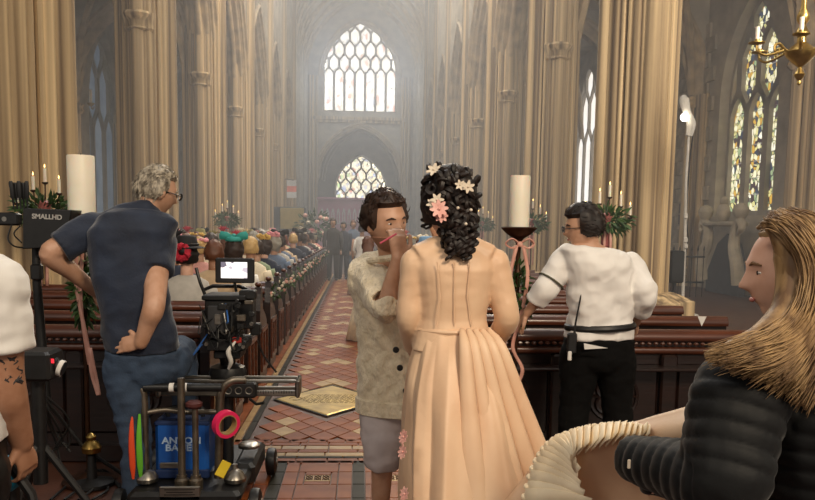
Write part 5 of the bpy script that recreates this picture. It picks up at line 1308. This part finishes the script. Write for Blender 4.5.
# cinema camera
yc = 4.45; c0 = P3(228, 377, yc)
t = thing('cinema_camera', 'black cinema camera rig with cables and glowing monitor on the slider', 'camera', c0)
S = yc/792*1.003
def q3(px, py, dy=0): return V(((px-228)*S, dy, -(py-377)*S))
def cb(nm, px, py, w, h, d, m=BLK, dy=0, par=None, bv=.006): b = MB(); b.cbox(q3(px, py, dy), (w*S, d, h*S), bv); return ob(nm, b, m, par or t, smooth=False)
b = MB(); b.lathe([(0, -.01), (.10, -.01), (.105, .03), (.095, .06), (.06, .075), (0, .075)], 22); ob('head_base', b, BLK, t)
b = MB(); b.lathe([(.04, .07), (.05, .12), (.07, .15), (.07, .18), (0, .18)], 18); ob('fluid_head', b, BLK, t)
body = cb('camera_body', 226, 317, 33, 38, .22); cb('battery_plate', 223, 316, 20, 26, .05, mat('charcoal_plastic', '#242426', '#303033', rough=.5, scale=(20, 20, 20)), -.125, body)
cb('body_mark', 223, 316, 6, 10, .006, STEEL, -.152, body, .002)
cb('side_module', 247, 312, 14, 30, .16, BLK, .02); cb('baseplate', 230, 342, 38, 10, .28); cb('wedge_plate', 230, 352, 26, 8, .2)
cb('top_plate', 228, 296, 42, 5, .25); cb('lens_motor', 207, 318, 9, 16, .07, BLK, .05); cb('follow_focus', 254, 330, 10, 12, .08, BLK, .08); cb('transmitter', 250, 293, 16, 9, .08, BLK, -.06)
cb('red_module', 241, 336, 9, 6, .02, mat('red_plastic', '#a02a24', rough=.4), -.15)
b = MB(); b.tube([q3(207, 298, 0), q3(205, 290, 0), q3(214, 286, 0), q3(240, 286, 0), q3(250, 290, 0), q3(250, 298)], .011, 8); ob('top_handle', b, BLK, t)
b = MB(); b.lathe([(0, 0), (.05, 0), (.055, .06), (.048, .10), (.06, .12), (.06, .18), (0, .18)], 18, xf=M.Translation(q3(228, 314, .10)) @ M.Rotation(-PI/2, 4, 'X')); ob('lens', b, BLK, t)
mo_ = cb('monitor', 238.5, 269.5, 37, 24, .03, BLK, -.10)
SCR = stained('monitor_picture', .85, (22, 22, 40), [(0, '#f6f4f6'), (.55, '#ffffff'), (.74, '#b8b4c4'), (.84, '#6b6878'), (.92, '#f2eef0')], 0)
cb('screen', 238, 269, 25, 15.5, .004, SCR, -.117, mo_, .001); b = MB(); b.tube([q3(238, 282, -.1), q3(238, 290, -.05)], .008, 8); ob('monitor_arm', b, STEEL, t)
b = MB(); b.tube(spline([q3(199, 268, -.03), q3(203, 282, -.04), q3(208, 296, -.03)], 5), [.009]*11, 8); ob('articulated_arm', b, BLK, t)
for rx_ in (212, 244): b = MB(); b.tube([q3(rx_, 340, -.16), q3(rx_, 340, .34)], .0095, 8); ob('rod', b, STEEL, t)
qr = random.Random(12); CAB = mat('black_cable', '#0a0a0b', rough=.5); CABB = mat('blue_cable', '#2c5a9c', rough=.4); CABW = mat('white_cable', '#c8c4be', rough=.5)
for j in range(16):
    a_, b_ = (qr.uniform(204, 254), qr.uniform(292, 335)), (qr.uniform(204, 258), qr.uniform(300, 350)); b = MB()
    b.tube(spline([q3(*a_, -.12), q3((a_[0]+b_[0])/2+qr.uniform(-10, 10), max(a_[1], b_[1])+qr.uniform(-4, 14), -.19), q3(*b_, -.12)], 8), qr.uniform(.003, .0055), 6); ob('cable', b, CABB if j in (2, 9) else STEEL if j in (5, 11) else CAB, t)
for j in range(18):
    b = MB(); a_ = q3(qr.uniform(206, 258), qr.uniform(290, 348), -.13-qr.random()*.04)
    if j % 2: b.lathe([(0, -.012), (.009, -.012), (.011, 0), (.009, .012), (0, .012)], 10, xf=M.Translation(a_) @ M.Rotation(PI/2, 4, 'X')); ob('knob', b, STEEL if j % 4 == 1 else BLK, t)
    else: b.cbox(a_, (qr.uniform(.02, .05), .03, qr.uniform(.015, .04)), .004); ob('connector_block', b, BLK if j % 3 else PIPE, t, smooth=False)
b = MB(); b.tube(spline([q3(240, 337, -.16), q3(234, 346, -.18), q3(236, 356, -.17), q3(233, 364, -.15)], 6), fspl([.006, .014, .013, .007], 19), 8); ob('white_connector', b, CABW, t)
b = MB(); b.tube(spline([q3(258, 340, -.02), q3(264, 356, 0), q3(276, 372, 0)], 6), .006, 6); ob('pan_handle', b, BLK, t)
# hood monitor on its stand
yb = 4.38; c0 = P3(58, 228, yb); t = thing('hooded_monitor', 'black hooded monitor seen from behind with a small white logo', 'monitor', (P3(36, 300, yb).x, yb, 0)); S = yb/792
def w3(px, py, dy=0): return P3(px, py, yb+dy)
b = MB(); A = [w3(23, 208), w3(72, 210), w3(66, 247), w3(23, 249)]; A2 = [p+V((0, .22, 0)) for p in A]; ci = sum(A, V())/4
b.loft([[ci+(p-ci)*.96-V((0, .008, 0)) for p in A], A, A2]); hb_ = wob('hood', b, BLK, t, smooth=False)
lt = text('lettering', 'SMALLHD', .036, mat('grey_print', '#a8a6a2', rough=.5), hb_, w3(47, 217, -.011)-ORI[t.name], sx=1.0); lt.rotation_euler = (PI/2, .03, 0)
b = MB(); b.cbox(w3(8, 219, .05), (.13, .06, .07), .01); wob('receiver', b, BLK, t, smooth=False)
b = MB(); b.lathe([(0, -.012), (.013, -.012), (.013, .0), (0, .0)], 10, xf=M.Translation(w3(4, 219, .018)) @ M.Rotation(PI/2, 4, 'X')); wob('screw', b, STEEL, t)
for j in range(5):
    b = MB(); p0 = w3(14+3.4*j, 209, .03+.02*(j % 2)); p1 = w3(10.5+4.0*j, 181+1.5*(j % 2), .03+.02*(j % 2)); b.tube([p0, p0.lerp(p1, .35), p0.lerp(p1, .42), p1.lerp(p0, .05), p1], [.005, .005, .011, .012, .008], 8, flat=.5, up=(0, 1, 0)); wob('antenna', b, BLK, t)
b = MB(); b.tube([w3(36, 248, .1), w3(37, 285, .1), V((ORI[t.name].x, yb+.1, .45))], [.022, .024, .028], 12); b.tube([w3(36, 256, .1), w3(44, 256, .1)], .02, 10); wob('stand_pole', b, BLK, t)
for a in (.4, 2.5, 4.6): b = MB(); o_ = V((ORI[t.name].x, yb+.1, .5)); b.tube([o_, o_+V((cos(a)*.2, sin(a)*.2, -.3)), V((o_.x+cos(a)*.42, o_.y+sin(a)*.42, .015))], .012, 8); wob('leg', b, BLK, t)
b = MB(); b.tube(spline([w3(12, 224, .03), w3(8, 238, .0), w3(14, 246, .0), w3(26, 248, .05)], 6), .0045, 6); b.tube(spline([w3(20, 226, .03), w3(14, 234, .0), w3(22, 243, .04)], 6), .004, 6); wob('cable', b, CAB, t)
b = MB(); b.cbox(w3(37, 272, .08), (.06, .05, .09), .01); wob('clamp', b, BLK, t, smooth=False)
# second camera on low tripod by the t-shirt man
yk = 3.3
def k3(px, py, dy=0): return P3(px, py, yk+dy)
o_ = k3(38, 400); t = thing('second_camera', 'black camera with white lens ring on a low tripod beside the tattooed arm', 'camera', (o_.x, yk, 0))
b = MB(); b.cbox(k3(38, 364), (.15, .16, .12), .012); wob('camera_body', b, BLK, t, smooth=False)
b = MB(); ax = (k3(64, 369)-k3(46, 363)); b.lathe([(0, 0), (.036, 0), (.036, ax.length*.55), (.030, ax.length*.6), (.030, ax.length), (0, ax.length)], 18, xf=M.Translation(k3(46, 363)) @ ax.to_track_quat('Z', 'Y').to_matrix().to_4x4()); ln = wob('lens', b, BLK, t)
b = MB(); b.lathe([(.030, 0), (.034, 0), (.034, .018), (.030, .018)], 18, xf=M.Translation(k3(59, 367.5)) @ ax.to_track_quat('Z', 'Y').to_matrix().to_4x4(), cap=False); wob('white_ring', b, TEE, ln)
b = MB(); b.cbox(k3(52, 361, -.055), (.016, .006, .018), .002); wob('tally_light', b, mat('red_tally', '#e02838', emit=1.2), t, smooth=False)
b = MB(); b.tube([k3(38, 378), V((o_.x, yk, .42))], .03, 12); wob('tripod_column', b, BLK, t)
for a in (.2, 2.3, 4.4): b = MB(); b.tube([V((o_.x, yk, .60)), V((o_.x+cos(a)*.38, yk+sin(a)*.38, .02))], [.018, .012], 8); wob('leg', b, BLK, t)
for j in range(5):
    b = MB(); b.tube(spline([k3(qr.uniform(32, 44), qr.uniform(380, 400)), k3(qr.uniform(50, 70), qr.uniform(420, 440), .1), k3(qr.uniform(40, 80), qr.uniform(440, 470), .1)], 6), .005, 6); wob('cable', b, CAB, t)
# brass finial stand
yf = 4.55; o_ = P3(92, 470, yf); t = thing('brass_post', 'short post with turned brass finial in front of the carved pew', 'post', (o_.x, yf, 0)); zf = P3(92, 452, yf).z
b = MB(); b.lathe([(0, zf-.02), (.05, zf), (.055, zf+.03), (.04, zf+.055), (.022, zf+.07), (.03, zf+.09), (.015, zf+.11), (0, zf+.115)], 18); ob('finial', b, BRASS, t)
b = MB(); b.lathe([(0, 0), (.12, 0), (.12, .02), (.03, .04), (.022, zf-.02), (.04, zf)], 14); ob('shaft', b, BLK, t)
# wheel with teal hub at the frame edge
c = P3(4, 474, 2.75); t = thing('cable_reel', 'round reel with teal rim under the hand of the t-shirt man', 'reel', (c.x, c.y, 0)); xq = M.Translation(V((0, 0, c.z))) @ M.Rotation(PI/2, 4, 'X')
b = MB(); b.lathe([(.03, -.03), (.055, -.03), (.065, -.015), (.065, .015), (.055, .03), (.03, .03)], 24, xf=xq); ob('teal_rim', b, mat('teal_plastic', '#1c7d9c', rough=.4), t)
b = MB(); b.lathe([(0, -.034), (.036, -.034), (.036, .034), (0, .034)], 20, xf=xq); ob('hub', b, STEEL, t)
b = MB(); b.tube([V((0, .05, c.z)), V((0, .06, 0.0))], .03, 10); b.tube([V((.02, -.02, c.z+.06)), V((.10, -.03, c.z-.06)), V((.15, -.03, c.z-.3))], .018, 10); ob('frame', b, BLK, t)
# floor cables
for j in range(4):
    pts = [onz(50+14*j, 500, .008), onz(78+10*j, 478+3*j, .008), onz(104-6*j, 470, .008), onz(120+3*j, 488, .008)]; b = MB(); b.tube(spline(pts, 8), .008, 6); o = ob('floor_cable', b, CAB, org=pts[0]); tag(o, 'black cable looping over the floor by the brass post', 'cable', 'floor cables by the brass post')
# papers on pew
for px, py, y in ((702, 321, 5.03),):
    b = MB(); p = P3(px, py, y); b.add([V((-.03, 0, .03)), V((.03, 0, .03)), V((0, 0, -.035)), V((-.03, .004, .03)), V((.03, .004, .03)), V((0, .004, -.035))], [(0, 1, 2), (5, 4, 3), (0, 3, 4, 1), (1, 4, 5, 2), (2, 5, 3, 0)]); o = ob('paper_corner', b, TEE, org=None, smooth=False); o.location = p; tag(o, 'white paper corner hanging over the carved pew back', 'paper')
# chandelier
yh = 8.6; c = P3(801, 52, yh); t = thing('chandelier', 'baluster brass chandelier with scrolled arms and white candles', 'chandelier', c); k = yh/792
b = MB(); b.lathe([(0, -33*k), (2.5*k, -31*k), (1.5*k, -28*k), (4*k, -25*k), (5.5*k, -22*k), (3*k, -18*k), (2*k, -15*k), (7*k, -11*k), (14*k, -4*k), (15*k, 0), (11*k, 4*k), (5*k, 9*k), (4*k, 14*k), (7*k, 18*k), (5*k, 22*k), (3*k, 26*k), (6*k, 31*k), (6*k, 36*k), (3*k, 42*k), (2*k, 60*k), (1*k, 61*k)], 24); ob('baluster', b, BRASS, t)
b = MB(); b.tube([V((0, 0, 58*k)), V((0, 0, 5.5))], .012, 8); ob('chain', b, BRASS, t)
for j in range(6):
    a = PI+j*PI/3; d = V((cos(a), sin(a), 0)); z = V((0, 0, 1)); b = MB()
    pa = [d*12*k, d*17*k+z*2*k, d*22*k+z*7*k, d*27*k+z*6*k, d*27*k-z*0, d*23*k+z*0, d*23*k+z*3*k]
    b.tube(spline(pa, 5), fspl([1.6*k, 1.5*k, 1.4*k, 1*k, .8*k], 31), 8)
    b.tube(spline([d*18*k+z*1*k, d*30*k-z*3*k, d*38*k-z*4*k, d*45*k+z*0, d*46*k+z*6*k], 5), fspl([1.4*k, 1.3*k, 1.2*k], 21), 8); ob('scroll_arm', b, BRASS, t)
    b = MB(); b.lathe([(0, 5*k), (3*k, 6*k), (8*k, 7*k), (8*k, 8*k), (3*k, 8*k), (2.4*k, 11*k), (0, 11*k)], 14, c=d*46*k); cp = ob('candle_cup', b, BRASS, t)
    b = MB(); b.lathe([(0, 9*k), (2*k, 9*k), (2*k, 23*k), (0, 23.4*k)], 12, c=d*46*k); ob('candle', b, WAX, cp)
# lamp on slender stand by the pier
yp = 14.0; c = P3(686, 238, yp); t = thing('lamp_stand', 'slender white lamp stand with glowing head and trailing cable', 'lamp', (c.x, yp, 0)); k = yp/792
WH = mat('white_metal', '#b8b2a8', '#d0cac0', rough=.5, scale=(6, 6, 6))
def l3(px, py): return P3(px, py, yp)-V((c.x, yp, 0))
b = MB(); b.tube([V((0, 0, .05)), l3(685, 238), l3(686, 180), l3(689, 134)], [.03, .028, .024, .022], 10); ob('pole', b, WH, t)
b = MB(); b.lathe([(0, 0), (.3, 0), (.28, .04), (.04, .06), (0, .06)], 16); ob('foot', b, WH, t)
b = MB(); b.tube(spline([l3(689, 136), l3(691, 124), l3(687, 112), l3(684, 100), l3(684, 95)], 6), fspl([.06, .085, .07, .09, .03], 25), 10); ob('lamp_head', b, WH, t)
b = MB(); b.ell(l3(682.5, 118)+V((0, -.1, 0)), .075, 14, 10); ob('bulb', b, mat('lit_bulb', '#fff4e0', emit=10), t)
b = MB(); b.tube(spline([l3(694, 108)+V((0, -.05, 0)), l3(694, 126), l3(690, 160), l3(686.5, 215), l3(688, 240), l3(684, 262)], 8), .012, 6); ob('cable', b, CAB, t)
for py in (216, 240, 246): b = MB(); b.cbox(l3(684.5, py)+V((0, -.05, 0)), (.07, .05, .09), .01); ob('junction_box', b, WH, t, smooth=False)
c = P3(676, 250, 13.2); t = thing('loudspeaker', 'black column loudspeaker standing by the golden pier', 'loudspeaker', (c.x, 13.2, 0)); z0, z1 = P3(676, 283, 13.2).z, P3(676, 262, 13.2).z
b = MB(); b.cbox((0, 0, (z0+z1)/2+.1), (.24, .22, .55), .02); ob('cabinet', b, BLK, t, smooth=False); b = MB(); b.cbox((0, -.112, (z0+z1)/2+.1), (.2, .01, .5), .004); ob('grille', b, CAB, t, smooth=False); b = MB(); b.lathe([(0, 0), (.2, 0), (.18, .03), (.025, .05), (.025, z0), (0, z0)], 12); ob('stand', b, BLK, t)
p = P3(690, 214, 21.5); b = MB(); b.cbox((0, 0, 0), (.06, .75, .62), .02); o = ob('wall_plaque', b, mat('dark_slate', '#2c2c30', '#3a3a3e', rough=.6, scale=(4, 4, 4)), smooth=False); o.location = (AWR-.12, 22.6, P3(690, 214, 22.6).z); tag(o, 'dark square memorial plaque fixed on the ashlar wall', 'plaque')
b = MB(); b.cbox((-.035, 0, 0), (.02, .8, .05), .005); b.cbox((-.035, 0, .33), (.02, .82, .04), .005); b.cbox((-.035, 0, -.33), (.02, .82, .04), .005); ob('plaque_moulding', b, TRAC, o, smooth=False)
# wall monument below the stained window
ym = 19.2; t = thing('wall_monument', 'carved stone monument with scroll brackets around a dark arched recess', 'monument', (AWR-.25, ym, 0)); 
b = MB(); b.prism([(-1.05, 0), (.75, 0), (.75, .7), (.45, 1.25), (0, 1.5), (-.5, 1.25), (-.85, .75), (-1.05, .5)], .3, lambda u, v, w: V((-w*.6, -u, v))); ob('dark_recess', b, mat('dark_slate', '#2c2c30'), t, smooth=False)
for s in (-1, 1):
    b = MB(); pts = [V((-.25, s*1.0+.1, .3)), V((-.32, s*.98+.1, .8)), V((-.3, s*.75+.1, 1.2)), V((-.28, s*.75+.1, 1.6)), V((-.3, s*.98+.1, 1.8)), V((-.3, s*1.1+.1, 1.65)), V((-.3, s*.98+.1, 1.55))]; q = spline(pts, 6); b.tube(q, fspl([.17, .15, .12, .10, .07], len(q)), 10); ob('scroll_bracket', b, ASH, t)
    b = MB(); b.lathe([(0, 0), (.13, 0), (.08, .06), (.16, .16), (.19, .28), (.14, .40), (.06, .44), (0, .46)], 14, c=(-.28, s*.95+.1, 1.78)); ob('urn', b, ASH, t)
b = MB(); b.cbox((-.2, .1, 1.74), (.4, 1.7, .12), .03); ob('ledge', b, ASH, t, smooth=False)
b = MB(); b.ell((-.25, .1, 2.0), (.16, .2, .26), 14, 10); b.ell((-.25, .1, 2.3), (.1, .1, .12), 12, 8); ob('bust', b, ASH, t)
t = thing('iron_railing', 'black iron railing with spiked bars in front of the monument', 'railing', (7.2, 18.2, 0))
for z in (.35, .95): b = MB(); b.cbox((0, 0, z), (1.8, .03, .04), .006); ob('rail', b, BLK, t, smooth=False)
for j in range(13): b = MB(); x = -.87+j*.145; b.tube([V((x, 0, 0)), V((x, 0, 1.08)), V((x, 0, 1.12)), V((x, 0, 1.22))], [.010, .010, .022, .002], 6); ob('bar', b, BLK, t)
# sconce in the dolly side aisle
p = P3(91, 106, 26.2); t = thing('wall_sconce', 'brass wall sconce with one candle on the aisle shaft', 'sconce', p); b = MB(); b.lathe([(0, 0), (.05, 0), (.11, .06), (.12, .09), (.04, .1), (0, .1)], 12); ob('cup', b, BRASS, t)
b = MB(); b.tube(spline([V((0, 0, .02)), V((.0, .12, -.08)), V((0, .3, .02))], 5), .02, 6); ob('bracket', b, BRASS, t); b = MB(); b.lathe([(0, .1), (.045, .1), (.045, .5), (0, .52)], 12); ob('candle', b, WAX, t)
# far furniture: organ case, flag, banner, screen with pink light in its colour
t = thing('organ_case', 'dark blue-grey panelled case standing before the far piers', 'cabinet', (-3.05, 34.0, 0)); z1 = P3(280, 207, 34).z
b = MB(); b.cbox((0, 0, z1/2), (1.5, .8, z1), .03); ob('case', b, mat('blue_black_paint', '#1c222c', '#272d38', rough=.6, scale=(3, 3, 3)), t, smooth=False)
for j in range(5): b = MB(); b.cbox((-.58+.29*j, -.42, z1*.55), (.05, .05, z1*.8), .01); ob('case_rib', b, BLK, t, smooth=False)
t = thing('hanging_flag', 'small red and white flag hung on a pole at the far pier', 'flag', (-3.15, 37, P3(292, 190, 37).z)); b = MB(); b.tube([V((-.3, 0, .5)), V((.1, 0, .45))], .02, 6); ob('flag_pole', b, IRON, t)
for j, m in enumerate((TEE, colm('hat', 'coral', HATC['coral']), TEE)):
    b = MB(); b.loft([[V((x, yy, z)) for x, yy in ((-.22, .03*sin(z*6)), (.22, .03*sin(z*6+1)), (.22, .03*sin(z*6+1)+.015), (-.22, .03*sin(z*6)+.015))] for z in [.45-.27*j-.045*i for i in range(7)]]); ob('stripe', b, m, t, smooth=False)
t = thing('gold_banner', 'gold yellow banner board beside the dark organ case', 'banner', (-2.75, 32.5, 0)); z0, z1 = P3(293, 229, 32.5).z, P3(293, 208, 32.5).z
b = MB(); b.cbox((0, 0, (z0+z1)/2), (.95, .05, z1-z0), .02); ob('board', b, mat('gold_cloth', '#8f7a34', '#a9924a', rough=.7, scale=(5, 5, 5)), t, smooth=False); b = MB(); b.tube([V((0, .05, 0)), V((0, .05, z1))], .03, 8); ob('post', b, IRON, t)
ysn = 55.0; t = thing('chancel_screen', 'screen with pink light put into its colour, and an arcade of pale niches', 'screen', (-.2, ysn, 0)); PS = mat('baked_pink_light', '#b0587a', '#c47492', rough=.7, scale=(1.5, 1.5, 1.5)); zt_ = P3(345, 199, ysn).z  # base colour carries the pink light that falls on the screen
b = MB(); b.cbox((0, 0, zt_/2), (5.4, .2, zt_), .03); ob('screen_panel', b, PS, t, smooth=False); b = MB(); b.cbox((0, -.1, zt_), (5.5, .4, .18), .04); ob('screen_cornice', b, PS, t, smooth=False)
for j in range(14):
    x = -2.4+j*.37; b = MB(); ap_ = [(x-.11, 1.75), (x+.11, 1.75), (x+.11, 2.5), (x+.06, 2.72), (x, 2.85), (x-.06, 2.72), (x-.11, 2.5)]; b.prism(ap_, .06, lambda u, v, w: V((u, -.10-w, v))); nn = ob('niche', b, TEE, t, smooth=False)
    b = MB(); b.lathe([(0, 1.8), (.06, 1.8), (.045, 2.2), (.06, 2.35), (.02, 2.42), (.04, 2.5), (0, 2.58)], 8, c=(x, -.2, 0)); ob('figure', b, PS if j % 3 else GLBM if False else PS, nn)
# rosettes on the bride's gown
for px, py in ((404, 437), (403, 452), (405, 494)): flower(at(px, py, 2.74), px*.1, .026, PNK, BR, 'silk_rosette', (-.9, -.5, .3), 8)
